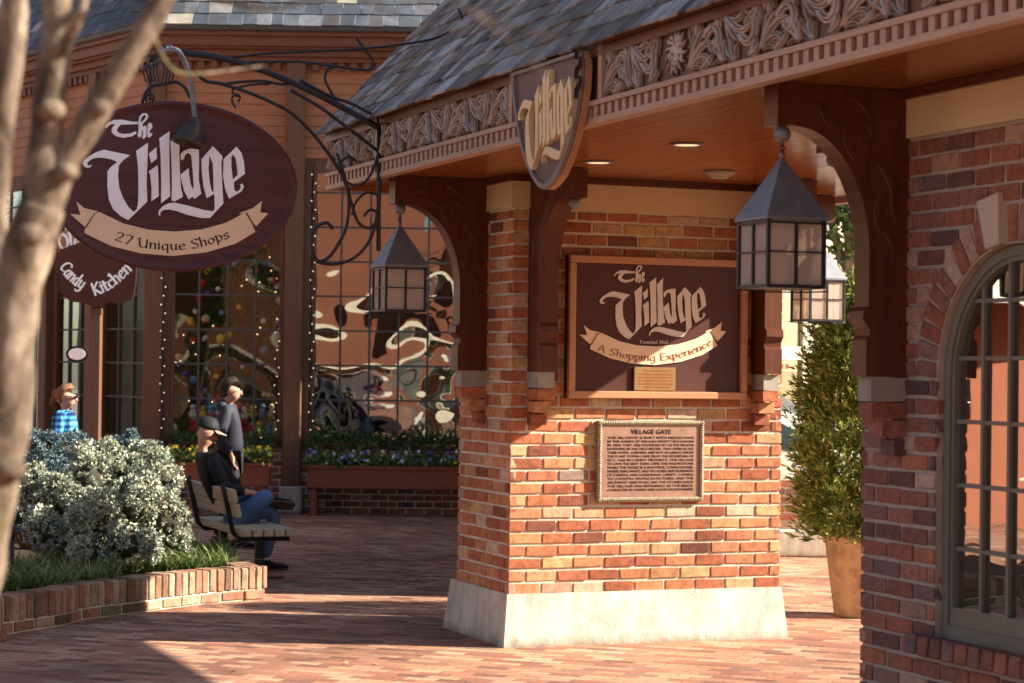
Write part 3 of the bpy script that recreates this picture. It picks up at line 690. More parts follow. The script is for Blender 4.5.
NIB = {
 '2': ([[(.08,.78),(.2,.96),(.4,.95),(.47,.76),(.35,.5),(.05,.05)],[(.05,.04),(.5,.04)]], .58),
 '7': ([[(.05,.93),(.5,.93),(.22,0)]], .56),
 'U': ([[(-.02,.85),(.1,.97),(.14,.5),(.2,.12),(.36,.02),(.55,.15),(.62,.4)],[(.62,.98),(.62,0)]], .76),
 'n': ([[(.02,.56),(.1,.63),(.1,0)],[(.1,.45),(.25,.62),(.38,.6),(.42,.45),(.42,0)]], .54),
 'i': ([[(.02,.56),(.1,.63),(.1,0)],[(.08,.84),(.13,.84)]], .24),
 'q': ([[(.42,.58),(.2,.6),(.07,.35),(.12,.05),(.28,.03),(.42,.2)],[(.42,.64),(.42,-.35)]], .56),
 'u': ([[(.02,.56),(.08,.62),(.08,.15),(.2,.02),(.4,.2)],[(.4,.64),(.4,.03),(.47,.05)]], .54),
 'e': ([[(.08,.33),(.42,.42),(.38,.58),(.22,.61),(.07,.38),(.12,.06),(.27,.01),(.44,.12)]], .5),
 'S': ([[(.5,.84),(.36,.97),(.14,.88),(.1,.68),(.42,.38),(.44,.15),(.28,.01),(.04,.1)]], .58),
 'h': ([[(.02,.95),(.1,1.02),(.1,0)],[(.1,.45),(.25,.62),(.38,.6),(.42,.45),(.42,0)]], .54),
 'o': ([[(.26,.61),(.08,.45),(.08,.15),(.24,.01),(.42,.15),(.42,.45),(.26,.61)]], .53),
 'p': ([[(.02,.56),(.1,.63),(.1,-.35)],[(.1,.5),(.28,.62),(.44,.45),(.42,.12),(.25,.0),(.1,.1)]], .54),
 's': ([[(.36,.53),(.22,.61),(.08,.5),(.12,.36),(.34,.24),(.33,.06),(.18,.01),(.03,.08)]], .42),
 'A': ([[(0,0),(.3,1)],[(.3,1),(.62,0)],[(.12,.36),(.5,.36)]], .68),
 'g': ([[(.42,.58),(.2,.6),(.07,.35),(.12,.05),(.28,.03),(.42,.2)],[(.42,.64),(.42,-.2),(.25,-.36),(.05,-.28)]], .56),
 'E': ([[(.1,1),(.1,0)],[(.05,.97),(.52,.97)],[(.1,.52),(.42,.52)],[(.05,.03),(.54,.03)]], .62),
 'x': ([[(.02,.62),(.42,0)],[(.42,.62),(.02,0)]], .46),
 'r': ([[(.02,.56),(.1,.63),(.1,0)],[(.1,.42),(.24,.6),(.36,.58)]], .4),
 'c': ([[(.4,.54),(.24,.61),(.07,.4),(.12,.06),(.26,.01),(.42,.12)]], .47),
 'C': ([[(.6,.82),(.38,.97),(.1,.7),(.1,.3),(.33,.03),(.6,.17)]], .64),
 'a': ([[(.4,.56),(.2,.6),(.07,.35),(.12,.05),(.26,.02),(.4,.2)],[(.4,.64),(.4,.03),(.48,.05)]], .53),
 'd': ([[(.4,.56),(.2,.6),(.07,.35),(.12,.05),(.26,.02),(.4,.2)],[(.4,1.02),(.4,.03),(.48,.05)]], .54),
 'y': ([[(.02,.56),(.08,.62),(.08,.2),(.2,.05),(.4,.2)],[(.4,.64),(.4,-.1),(.22,-.34),(.04,-.25)]], .52),
 'K': ([[(.1,1),(.1,0)],[(.52,.98),(.14,.5)],[(.14,.5),(.55,0)]], .6),
 't': ([[(.14,.85),(.14,.12),(.26,.01),(.37,.08)],[(.0,.62),(.34,.62)]], .4),
 'k': ([[(.02,.95),(.1,1.02),(.1,0)],[(.42,.6),(.12,.3)],[(.12,.3),(.45,0)]], .5),
 'm': ([[(.02,.56),(.1,.63),(.1,0)],[(.1,.45),(.25,.62),(.36,.58),(.38,.45),(.38,0)],[(.38,.45),(.52,.62),(.64,.58),(.66,.45),(.66,0)]], .78),
 'l': ([[(.02,.95),(.1,1.02),(.1,.05),(.18,.02)]], .24), 'O': ([[(.36,.98),(.08,.7),(.1,.25),(.34,.02),(.62,.28),(.6,.75),(.36,.98)]], .72),
 'F': ([[(.1,1),(.1,0)],[(.05,.97),(.5,.97)],[(.1,.52),(.4,.52)]], .55), '1': ([[(.05,.85),(.2,1),(.2,0)]], .38), '9': ([[(.42,.8),(.3,.97),(.1,.85),(.1,.6),(.25,.5),(.42,.65),(.42,.8),(.38,.3),(.15,0)]], .52),
 '6': ([[(.4,.95),(.15,.6),(.08,.25),(.22,.02),(.4,.15),(.4,.4),(.25,.5),(.1,.35)]], .5), '8': ([[(.25,.52),(.1,.75),(.25,.98),(.4,.78),(.25,.52),(.07,.25),(.25,.0),(.44,.25),(.25,.52)]], .52), ' ': ([], .32),
}
def hull(P):
    P = sorted(set((round(a, 6), round(b, 6)) for a, b in P))
    def half(Q):
        h = []
        for p in Q:
            while len(h) > 1 and (h[-1][0]-h[-2][0])*(p[1]-h[-2][1])-(h[-1][1]-h[-2][1])*(p[0]-h[-2][0]) <= 0: h.pop()
            h.append(p)
        return h[:-1]
    return half(P)+half(P[::-1])
def nib_text(mb, text, base, size, fn, d, w=.115, t=.035, ang=35, track=.03):
    """base: points of the baseline (2D); text is spread over its whole length, written with a broad nib"""
    B = smooth_path([(p[0], p[1], 0) for p in base], 12); S = [0.]
    for i in range(1, len(B)): S.append(S[-1]+(B[i]-B[i-1]).length)
    tot = sum(NIB[c][1]+track for c in text)-track; hs = S[-1]/tot
    def at(s):
        s = max(0, min(S[-1], s))
        for i in range(1, len(B)):
            if S[i] >= s-1e-9: break
        f = (s-S[i-1])/max(1e-9, S[i]-S[i-1]); return B[i-1].lerp(B[i], f), (B[i]-B[i-1]).normalized()
    ca, sa = cos(radians(ang)), sin(radians(ang)); nb = [(ca*w/2-sa*t/2, sa*w/2+ca*t/2), (-ca*w/2-sa*t/2, -sa*w/2+ca*t/2), (-ca*w/2+sa*t/2, -sa*w/2-ca*t/2), (ca*w/2+sa*t/2, sa*w/2-ca*t/2)]
    x = 0.; e = 0
    for c in text:
        st, adv = NIB[c]; p, tg = at((x+adv/2)*hs); nn = Vector((-tg.y, tg.x, 0))
        for s in st:
            q = smooth_path([(a, b, 0) for a, b in s], 4) if len(s) > 2 else [Vector((a, b, 0)) for a, b in s]
            for i in range(len(q)-1):
                H = hull([(q[j].x+o[0], q[j].y+o[1]) for j in (i, i+1) for o in nb])
                W = []
                for (a, b) in H:
                    r = p+tg*(a-adv/2)*hs+nn*b*size; W.append((r.x, r.y))
                e += 1; zz = d+(e % 9)*.00035
                mb.add([fn(a, b, zz) for a, b in W], [tuple(range(len(W)))])
        x += adv+track
def ribbon_banner(parent, mat, edge_mat, crop, pts_body, tails, u_plane, d, xf=None):
    pass

# ================================================================ OVAL SIGN on its iron arm
arm = gthing('iron_sign_arm', 'long wrought iron scroll bracket that carries the oval sign beside the carved frieze', 'sign bracket', -.2, -.88, 0)
def P(px, py, du=0.): q = on_u(px, py, US+du); return Vector((q[0]+.2, q[1]+.88, q[2]))
def zc(o, s, pts): return [P(o[0]+x/s, o[1]+y/s) for x, y in pts]
q = MB()
q.tube([P(379, 118), P(378.5, 251)], .016, 8); q.build('upright', 'iron', arm)
def irod(pts, r, name='scroll'):
    q = MB(); q.tube(smooth_path(pts, 6), r, 7); return q.build(name, 'iron', arm)
irod([P(379, 128), P(345, 109), P(300, 86), P(250, 66), P(215, 57), P(180, 52), P(168, 47)], .022, 'main_bar')
irod([P(379, 152), P(340, 122), P(318, 106), P(290, 90)], .012, 'brace_bar')
irod([P(379, 118), P(352, 104), P(330, 96), P(300, 80)], .011, 'brace_bar')
irod([P(193, 70), P(206, 81), P(222, 84), P(250, 93), P(275, 104), P(295, 116), P(318, 140), P(336, 165), P(346, 185), P(349, 205), P(346, 228), P(338, 245), P(328, 258), P(318, 261), P(312, 250), P(312, 235), P(318, 226), P(327, 223), P(333, 229)], .012)
irod([P(379, 165), P(378, 205), P(372, 235), P(358, 255), P(338, 264), P(318, 262), P(311, 252)], .011)
irod([P(337, 153), P(345, 178), P(352, 205), P(358, 222), P(368, 228), P(376, 222), P(377, 213), P(370, 210), P(364, 216)], .010)
irod([P(379, 150), P(372, 172), P(362, 184), P(350, 184), P(341, 174), P(341, 162), P(350, 157), P(357, 162)], .009)
irod([P(379, 195), P(366, 193), P(356, 202), P(352, 215)], .008)
irod([P(225, 84), P(240, 82), P(262, 81), P(280, 84), P(290, 84)], .010)
irod([P(238, 97), P(233, 93), P(234, 89), P(250, 85), P(270, 84)], .008)
irod([P(249, 62), P(300, 62), P(340, 67), P(368, 70), P(373, 62), P(365, 50), P(356, 38)], .009)
irod([P(333, 67), P(327, 70), P(325, 80), P(331, 92), P(341, 110)], .009)
irod([P(215, 60), P(260, 54), P(300, 52), P(370, 48), P(428, 40), P(452, 30), P(462, 22), P(458, 8)], .008)
for (x, y) in ((236, 100), (150, 100)):       # hooks that hold the sign
    irod([P(x, y+8), P(x-3, y+4), P(x-4, y-2), P(x, y-6), P(x+4, y-3), P(x+2, y+2)], .007, 'hook')
irod([P(150, 60), P(168, 47)], .02, 'end_bar')
irod([P(142, 103), P(146, 92), P(153, 86), P(165, 84), P(176, 82), P(185, 88), P(190, 98)], .011)
irod([P(150, 100), P(150, 82), P(150, 60)], .010)
for i in range(9):                            # wire cage at the arm's end
    x = 146+i*3.2; irod([P(160, 60), P(x-2 if i < 5 else x+2, 68), P(x, 82)], .006, 'cage_wire')
M['lampshade'] = mat_simple('dark olive lamp shade', (.06, .05, .04), .35, .4, 6, .2, metal=.3)
lampo = gthing('gooseneck_lamp', 'dark gooseneck lamp with bell shade hanging in front of the oval sign', 'lamp', -.2, -2.16, 3.3)
def P2(px, py, du=0.): q_ = on_u(px, py, US+.16); return Vector((q_[0]+.2, q_[1]+2.16, q_[2]-3.3))
q = MB(); q.tube(smooth_path([P2(166, 49)-Vector((.16, 0, 0)), P2(176, 50), P2(184, 60), P2(190, 78), P2(193, 100), P2(195, 120)], 6), .017, 8); q.build('neck', 'lamp_metal', lampo)
q = MB(); c0 = P2(195, 119); Rm = Matrix.Rotation(radians(-14), 3, 'X')
prof_ = [(.018, .01), (.034, -.008), (.062, -.04), (.098, -.10), (.106, -.15), (.104, -.172), (.094, -.168), (.088, -.10), (.04, -.03), (0, -.01)]
tmp = MB(); tmp.lathe(prof_, (0, 0, 0), 20); q.add([c0+Rm@Vector(p) for p in tmp.v], tmp.f, True); q.build('shade', 'lampshade', lampo)

sign = gthing('oval_shop_sign', 'oval maroon sign lettered The Village, 27 Unique Shops', 'sign', US, -2.235, 2.98)
fs = lambda a, b, c: (c, a+2.235, b-2.98)     # (v, z, out) -> sign's own axes
cs_, sn_ = cos(radians(2.2)), sin(radians(2.2))
def ell(rx, ry, n=72): return [(-2.235+rx*cos(2*pi*i/n)*cs_-ry*sin(2*pi*i/n)*sn_, 2.98+rx*cos(2*pi*i/n)*sn_+ry*sin(2*pi*i/n)*cs_) for i in range(n)]
q = MB(); q.add(*ex2d([ell(.79, .533)], fs, -.035, .0)); q.build('board', 'maroon', sign)
q = MB()
n = 72; rings = [(.792, .535, -.036), (.80, .543, -.02), (.80, .543, .006), (.792, .535, .014), (.775, .518, .014), (.768, .511, .006), (.752, .495, .006), (.745, .488, .001)]
vs = []
for (a, b_, c) in rings: vs += [fs(x, y, c) for x, y in ell(a, b_, n)]
q.add(vs, [(i*n+k, i*n+(k+1) % n, (i+1)*n+(k+1) % n, (i+1)*n+k) for i in range(len(rings)-1) for k in range(n)], True); q.build('rim', 'maroon', sign)
box0 = (bx0, bx1, bz0, bz1)
logo_part('lettering', 'white', sign, fs, box0, .001, .012, 'VijlmgaeThk')
def zb(p): return (50+p[0]/4.096, 185+p[1]/4.096)
RB = [(200,110),(300,158),(400,183),(510,191),(620,182),(720,155),(800,112),(830,160),(840,192),(760,240),(640,276),(500,291),(370,280),(250,250),(140,197),(142,180),(185,112)]
RT = [[(107,68),(140,95),(196,108),(182,114),(143,172),(82,118),(125,123)], [(868,65),(860,113),(893,116),(845,168),(834,158),(806,112),(776,120),(780,113),(830,95)]]
RBASE = [(262,226),(360,254),(480,266),(600,258),(736,216)]
def plane_pts(pts, f): return [(lambda w: (w[1], w[2]))(on_u(*zb(p), US)) for p in pts] if f is None else [f((lambda w: (w[1], w[2]))(on_u(*zb(p), US))) for p in pts]
def banner(parent, fn, f, text, d, ink, base=None):
    q = MB(); q.add(*ex2d([plane_pts(RB, f)], fn, d, d+.008)); o = q.build('banner', 'tan', parent)
    q = MB()
    for t in RT: q.add(*ex2d([plane_pts(t, f)], fn, d, d+.0045))
    q.build('banner_tail', 'tan', o)
    q = MB()
    pp = plane_pts(base or RBASE, f); h = plane_pts([(500, 266), (500, 228)], f); size = abs(h[0][1]-h[1][1])
    nib_text(q, text, pp, size, fn, d+.0085); q.build('inscription', ink, o)
    q = MB(); 
    for e in ([(200,112),(183,116),(146,176)], [(800,114),(826,158),(838,186)]):
        pts = plane_pts(e, f); q.tube([fn(a, b_, d+.008) for a, b_ in pts], .0025, 5)
    q.build('banner_fold', 'rust', o)
banner(sign, fs, None, '27 Unique Shops', .001, 'ink')

# ================================================================ WALL SIGN in its frame
ws = gthing('framed_wall_sign', 'framed brown wall sign lettered The Village, A Shopping Experience', 'sign', 0, 1.05, 2.135)
x0, x1, y0, y1 = .375, 1.715, 1.655, 2.615
UW = .075
fw = lambda a, b, c: (UW-.02+c, a-1.05, b-2.135)
q = MB(); q.box(fw(x0, y0, -.05), fw(x1, y1, 0)); q.build('panel', 'signface', ws)
q = MB()
for (a, b_, c, d) in ((x0-.0, x1+.0, y1-.05, y1), (x0, x1, y0, y0+.05), (x0, x0+.05, y0+.0502, y1-.0502), (x1-.05, x1, y0+.0502, y1-.0502)):
    q.box(fw(a, b_, -.045), fw(c if 0 else b_, d, .03)) if 0 else q.box(fw(a, c, -.048), fw(b_, d, .034), .006)
q.build('frame', 'signwood', ws)
def img_w(px, py): w_ = on_u(px, py, UW-.02); return (w_[1], w_[2])
a_ = img_w(599, 300); b_ = img_w(705.5, 312); t_ = img_w(655, 279); d_ = img_w(630, 339)
wbox = (a_[0], b_[0], img_w(640, 339.5)[1], img_w(660, 277.5)[1])
M['logo_pink'] = mat_simple('faded white letter paint', (.66, .56, .50), .5, .05, 8, .03)
logo_part('lettering', 'logo_pink', ws, fw, wbox, .001, .008, 'VijlmgaeThk')
# banner mapped by its own extents
ob = plane_pts(RT[0]+RT[1]+RB, None); ox0, ox1 = min(p[0] for p in ob), max(p[0] for p in ob); oz0, oz1 = min(p[1] for p in ob), max(p[1] for p in ob)
nx0, nx1 = img_w(579, 350)[0], img_w(726, 350)[0]; nz0, nz1 = img_w(650, 365)[1], img_w(590, 319)[1]
fb = lambda p: (nx0+(p[0]-ox0)/(ox1-ox0)*(nx1-nx0), nz0+(p[1]-oz0)/(oz1-oz0)*(nz1-nz0)-.0)
banner(ws, fw, fb, 'A Shopping Experience', .001, 'rust', [(180,208),(270,238),(390,262),(500,268),(610,258),(720,230),(815,185)])
q = MB(); aa = img_w(640, 343.5); bb = img_w(668, 344); nib_text(q, 'Founded 1968'.replace('F', 'F'), [aa, bb], .022, fw, .002, .14, .06); q.build('small_print', 'logo_pink', ws)
q = MB(); pa = img_w(633, 367); pb = img_w(674, 391); q.box(fw(pa[0], pb[1], -.001), fw(pb[0], pa[1], .022), .003); pl = q.build('brass_plate', 'brass', ws)
q = MB(); rng = RND(4)
for i in range(6):
    zz = pa[1]-.025-i*(pa[1]-pb[1]-.04)/5.4; x = pa[0]+(.03 if i not in (0, 5) else .07)
    while x < pb[0]-(.03 if i not in (0, 5) else .07):
        w_ = rng.uniform(.01, .035); q.box(fw(x, zz-.006, .0215), fw(min(x+w_, pb[0]-.02), zz+.006, .0228)); x += w_+.006
q.build('engraving', 'rust', pl)

# ================================================================ BRONZE PLAQUE
pq = gthing('bronze_plaque', 'bronze plaque headed Village Gate fixed to the sunlit brickwork below the framed sign', 'plaque', 0, 1.01, 1.23)
px0, px1, pz0, pz1 = .615, 1.41, .955, 1.505
fp = lambda a, b, c: (.006+c, a-1.01, b-1.23)
q = MB(); q.box(fp(px0+.02, pz0+.02, -.004), fp(px1-.02, pz1-.02, .026)); q.build('plate', 'bronze', pq)
q = MB(); e = .032
for (a, b_, c, d) in ((px0, px1, pz1-e, pz1), (px0, px1, pz0, pz0+e), (px0, px0+e, pz0+e+.0003, pz1-e-.0003), (px1-e, px1, pz0+e+.0003, pz1-e-.0003)): q.box(fp(a, c, -.004), fp(b_, d, .036), .004)
rng = RND(8)
def edgeballs(ax, fixed, a, b_):
    k = int((b_-a)/.017)
    for i in range(k):
        t = a+(i+.5)*(b_-a)/k; c = (t, fixed) if ax == 0 else (fixed, t); q.ball(fp(c[0], c[1], .037), .0075, 6)
edgeballs(0, pz1-e/2, px0, px1); edgeballs(0, pz0+e/2, px0, px1); edgeballs(1, px0+e/2, pz0, pz1); edgeballs(1, px1-e/2, pz0, pz1)
q.build('border', 'bronze_edge', pq)
q = MB(); W = px1-px0-.15; cx = (px0+px1)/2
q.add(*text_data('VILLAGE GATE', .042, fp, .0255, .0295, .30, at=(cx, pz1-.088)))
lines = ['THIS ARCHWAY IS BUILT WITH BRICKS MADE', 'IN THE HANDS OF WILLIAM DEWITT BUCHANAN', 'IN 1840. THEY ARE FOUNDED BY US WE BELIEVE', 'NOWHERE IN THE HILLS BEFORE. THEY WERE IN ALL', 'THEIR HOMES, GARDENS, AND NOT IN GABLES. UNDER',
 'THE PLANT DOWN CAME FROM THE MOUNTAIN OF', 'W.C. HAS IN CANDY PROPERTY. THE VILLAGE', 'TO SAVE THE BEST THEN CAME THE MASON STONE', 'WHILE THE WORK IS A BEAUTIFUL TOWN SQUARE.', 'WHERE MERCHANTS, AND VILLAGERS AND HUNDREDS', 'OF CANDLE AND HANDMADE CANDY. COMING',
 'TO COUNTRY PEOPLE IN PICTURES, AND THE', 'ARCHWAY AND WALL ARE THE STONES MADE', 'THE VILLAGE HAS REMAINED AS THE BRICK', 'CHARACTER BY HANDS AND GOOD MOUNTAINEER']
for i, ln in enumerate(lines): q.add(*text_data(ln, .0225, fp, .0255, .0282, W, at=(cx, pz1-.122-i*.0252)))
q.build('inscription', 'ink', pq)

# ================================================================ SHIELD on the frieze
sh = gthing('shield_sign', 'carved shield with gilt Village lettering hanging over the frieze', 'sign', 2.845, -.85, 3.2)
fh = lambda a, b, c: (a-2.845, -c, b-3.2)
SO = [(2.845+(a-2.57)*.89, b-.012) for a, b in [(2.02, 3.485), (3.10, 3.485), (3.12, 3.40), (3.11, 3.30), (3.07, 3.19), (3.00, 3.07), (2.90, 2.96), (2.78, 2.87), (2.66, 2.825), (2.575, 2.81), (2.49, 2.83), (2.38, 2.89), (2.27, 2.98), (2.18, 3.08), (2.12, 3.19), (2.07, 3.30), (2.03, 3.40)]]
def inset(P_, k): cx = 2.845; cz = 3.2; return [(cx+(a-cx)*k, cz+(b-cz)*k) for a, b in P_]
q = MB(); q.add(*ex2d([SO], fh, .035, .075)); q.build('backing', 'signwood', sh)
M['shieldface'] = mat_simple('stippled grey brown field', (.20, .14, .125), .6, .35, 60, .8)
M['shieldrim'] = mat_simple('grey weathered rim', (.22, .19, .18), .55, .3, 14, .3)
q = MB(); q.add(*ex2d([inset(SO, .985)], fh, .0755, .080)); q.build('field', 'shieldface', sh)
q = MB(); q.add(*ex2d([SO, inset(SO, .93)], fh, .0805, .100)); q.build('rim', 'shieldrim', sh)
def vs_(px, py): w_ = on_v(px, py, -.95); return (w_[0], w_[2])
sx0 = vs_(514, 120)[0]; sx1 = vs_(573, 110)[0]; sb = vs_(528, 171)[1]; stp = vs_(552, 71)[1]
logo_part('lettering', 'gold', sh, fh, (2.50, 3.25, 2.91, 3.425), .0805, .112, 'Vijlmgae')
q = MB()
for k in range(5): ribbon(q, arc2((3.29, 3.23+k*.05), (3.36-.02*(k % 2), 3.29+k*.05), .3*(-1)**k), lambda t: .018*(1-t*.6), lambda a, b, c: fh(a, b, .10+c*1.5))
q.build('leaf_edge', 'carve', sh)

# ================================================================ LANTERNS
def make_lantern(label, u, v, zt=2.905):
    t = gthing('hanging_lantern', label, 'lantern', u, v, zt, 'square lanterns hanging from the gatehouse brackets')
    q = MB()
    for i in range(4):
        pts = [(.011*cos(a), 0, -.012-i*.021+.016*sin(a)) if i % 2 else (0, .011*cos(a), -.012-i*.021+.016*sin(a)) for a in [2*pi*k/10 for k in range(11)]]
        q.tube(pts, .003, 5)
    q.build('chain', 'iron', t)
    q = MB(); zr = -.37; w = .155; ap = -.085
    q.add([(-w, -w, zr), (w, -w, zr), (w, w, zr), (-w, w, zr), (0, 0, ap), (-w, -w, zr-.012), (w, -w, zr-.012), (w, w, zr-.012), (-w, w, zr-.012)],
          [(0, 1, 4), (1, 2, 4), (2, 3, 4), (3, 0, 4), (0, 5, 6, 1), (1, 6, 7, 2), (2, 7, 8, 3), (3, 8, 5, 0), (5, 8, 7, 6)])
    q.ball((0, 0, ap), .014, 8); q.build('roof', 'lamp_metal', t)
    zb_ = zr-.315; h = .139; q = MB()
    for sx in (-1, 1):
        for sy in (-1, 1): q.box((sx*h-.008, sy*h-.008, zb_), (sx*h+.008, sy*h+.008, zr-.013))
    for sg in (-1, 1):
        for zz, r_ in ((zb_, .016), (zr-.03, .010), ((zr+zb_)/2-.0, .007)):
            q.box((-h+.009, sg*h-.007, zz), (h-.009, sg*h+.007, zz+r_)); q.box((sg*h-.0068, -h+.009, zz+.0003), (sg*h+.0068, h-.009, zz+r_-.0003))
        q.box((-.006, sg*h-.0075, zb_+.017), (.006, sg*h+.0075, zr-.031)); q.box((sg*h-.0074, -.006, zb_+.017), (sg*h+.0074, .006, zr-.031))
    q.build('cage', 'iron', t)
    q = MB()
    for sg in (-1, 1):
        q.box((-h+.01, sg*(h-.006)-.0015, zb_+.002), (h-.01, sg*(h-.006)+.0015, zr-.015)); q.box((sg*(h-.006)-.0015, -h+.01, zb_+.002), (sg*(h-.006)+.0015, h-.01, zr-.015))
    q.build('glass', 'lanternglass', t)
    q = MB(); q.box((-h+.012, -h+.012, zb_+.003), (h-.012, h-.012, zb_+.012))
    q.build('floor', 'iron', t)
    q = MB()
    for (a, b_) in ((-.04, -.03), (.05, 0), (-.02, .05)): q.tube([(a, b_, zb_+.012), (a, b_, zb_+.11)], .012, 8); q.ball((a, b_, zb_+.135), .016, 8, (1, 1, 1.6))
    q.build('candle_bulb', 'cream', t)
    q = MB(); q.tube(smooth_path([(0, -.24, zb_-.005), (0, -.1, zb_-.012), (0, .1, zb_-.012), (0, .24, zb_-.005)], 4), .0035, 5); q.build('wire', 'iron', t)
    return t
m = bpy.data.materials.new('frosted lantern glass'); m.use_nodes = True; nt = m.node_tree; nt.nodes.clear()
o_ = nt.nodes.new('ShaderNodeOutputMaterial'); mx = nt.nodes.new('ShaderNodeMixShader'); t1 = nt.nodes.new('ShaderNodeBsdfTransparent'); d1 = nt.nodes.new('ShaderNodeBsdfTranslucent'); d2 = nt.nodes.new('ShaderNodeBsdfDiffuse'); m2 = nt.nodes.new('ShaderNodeMixShader')
t1.inputs[0].default_value = (.92, .86, .80, 1); d1.inputs[0].default_value = (.85, .78, .73, 1); d2.inputs[0].default_value = (.8, .74, .70, 1)
mx.inputs[0].default_value = .46; m2.inputs[0].default_value = .5
L(nt, d1.outputs[0], m2.inputs[1]); L(nt, d2.outputs[0], m2.inputs[2]); L(nt, t1.outputs[0], mx.inputs[1]); L(nt, m2.outputs[0], mx.inputs[2]); L(nt, mx.outputs[0], o_.inputs[0])
M['lanternglass'] = m
make_lantern('large near lantern hanging from the bracket of the right brick block', 4.875, -.62)
make_lantern('smaller looking lantern hanging left of the pier, below the left end of the frieze', -.525, -.62)
make_lantern('sunlit lantern on the far side of the passage, in front of the cream window', -.56, DEP+.60)
# ================================================================ GROUND
q = MB(); q.add([(-150, -150, -.006), (150, -150, -.006), (150, 150, -.006), (-150, 150, -.006)], [(0, 1, 2, 3)])
M['asphalt'] = mat_simple('asphalt', (.16, .145, .13), .9, .2, 3, .4); g_ = q.build('ground', 'asphalt'); g_['kind'] = 'structure'
q = MB(); q.add([(-30, -14, 0), (30, -14, 0), (30, 40, 0), (-30, 40, 0)], [(0, 1, 2, 3)]); g_ = q.build('paving', 'paving'); g_['kind'] = 'structure'

# ================================================================ SHOP FRONT across the court
def xform(mb, a, b):
    """local x runs from a to b, local y points into the building"""
    a = Vector((a[0], a[1], 0)); d = (Vector((b[0], b[1], 0))-a).normalized(); n = Vector((-d.y, d.x, 0))
    mb.v = [tuple(a+d*v[0]+n*v[1]+Vector((0, 0, v[2]))) for v in mb.v]; return mb
shop = thing('shop_building', 'long shop building with tall small-paned display windows under a slate roof', 'shop')
SA, SB = (-4.5, 27.6), (3.1, 27.6); WA, WB = (-7.6, 31.7), (-4.5, 27.6)
def seg(a, b, posts, wins, zw0=.88, zw1=4.40):
    Ln = (Vector(b)-Vector(a)).length
    q = MB(); q.box((0, .03, 0), (Ln, .3, .80)); xform(q, a, b).build('base_mortar', 'mortar', shop)
    q = MB(); bricks(q, (0, .03), (1, 0), (0, -1), Ln, 0, .80, int(Ln*31)); xform(q, a, b).build('base_brickwork', 'brick2', shop)
    q = MB(); q.box((0, -.02, .802), (Ln, .3, .86), .01); xform(q, a, b).build('window_sill', 'post', shop)
    q = MB()
    for i in range(9): z = zw1+.06+i*.135; q.box((0, .0+(i % 1)*.01, z), (Ln, .25, z+.131)); q.add([(0, -.012, z), (Ln, -.012, z), (Ln, .001, z+.131), (0, .001, z+.131)], [(0, 1, 2, 3)])
    xform(q, a, b).build('siding', 'siding', shop)
    q = MB()
    for (z0, z1, pr) in ((5.66, 5.72, .10), (5.722, 5.80, .16), (5.802, 5.83, .24), (5.832, 5.95, .30), (5.952, 6.0, .36)): q.box((-pr*.45, -pr, z0), (Ln+pr*.45, .2, z1))
    xform(q, a, b).build('cornice', 'cornice', shop)
    q = MB()
    for i in range(int(Ln/.16)): q.box((i*.16+.03, -.085, 5.56), (i*.16+.11, .0, 5.655))
    xform(q, a, b).build('dentils', 'cornice', shop)
    q = MB(); q.box((-.18, -.42, 6.002), (Ln+.18, .0, 6.09), .02); xform(q, a, b).build('gutter', 'gutter', shop)
    q = MB(); slates(q, -.3, Ln+.3, -.38, 6.09, 1.2, 1.35, int(Ln*7), .20, .33, .14, .3); xform(q, a, b).build('roof', 'slate2', shop)
    q = MB(); q.box((0, .0, 4.30), (Ln, .28, 4.455)); xform(q, a, b).build('lintel', 'post', shop)
    for x in posts:
        q = MB(); q.box((x-.115, -.16, .34), (x+.115, .05, 5.66), .012); q.box((x+.116, -.04, .87), (x+.20, .06, 4.3)); xform(q, a, b).build('timber_post', 'post', shop)
        q = MB(); q.box((x-.14, -.20, 0), (x+.14, .028, .338), .015); xform(q, a, b).build('post_base', 'plinth', shop)
    for (x0, x1, nx) in wins:
        q = MB(); n = nx; w = .022
        q.box((x0, -.01, zw0), (x0+.05, .07, zw1)); q.box((x1-.05, -.01, zw0), (x1, .07, zw1)); q.box((x0+.051, -.009, zw0), (x1-.051, .07, zw0+.05)); q.box((x0+.051, -.009, zw1-.12), (x1-.051, .07, zw1-.001))
        o = xform(q, a, b).build('window', 'post', shop)
        q = MB()
        for i in range(1, n): xx = x0+(x1-x0)*i/n; q.box((xx-.012, .0, zw0+.051), (xx+.012, .05, zw1-.121))
        for j in range(1, 8): z = zw0+.107+j*.435-.0; q.box((x0+.051, .004, z-.012), (x1-.051, .046, z+.012))
        xform(q, a, b).build('glazing_bars', 'gutter', o)
        q = MB(); q.box((x0+.05, .025, zw0+.05), (x1-.05, .029, zw1-.12)); xform(q, a, b).build('pane', 'shopglass' if x0 > 1.9 and a == SA else 'shopglass1', o)
seg(SA, SB, (0, 1.755, 4.3, 7.4), ((.2, 1.62, 4), (1.97, 4.17, 6), (4.5, 7.2, 7)))
seg(WA, WB, (0.1, 2.2, 3.6), ((.3, 2.05, 4), (2.35, 3.4, 3), (3.75, 4.95, 3)))
q = MB(); q.add([(-7.5, 31.9, .3), (-4.4, 28., .3), (3.1, 28., .3), (3.1, 31.6, .3), (-7.5, 36, .3)], [(0, 1, 2, 3, 4)]); q.build('shop_floor', 'interior', shop)
q = MB(); q.box((-6.6, 33.4, .3), (3.1, 33.5, 5.4)); q.box((2.9, 31.5, .3), (3.1, 33.4, 5.4)); q.box((3.0, 27.9, 0), (3.1, 31.6, 6.)); q.build('shop_wall', 'interior', shop)
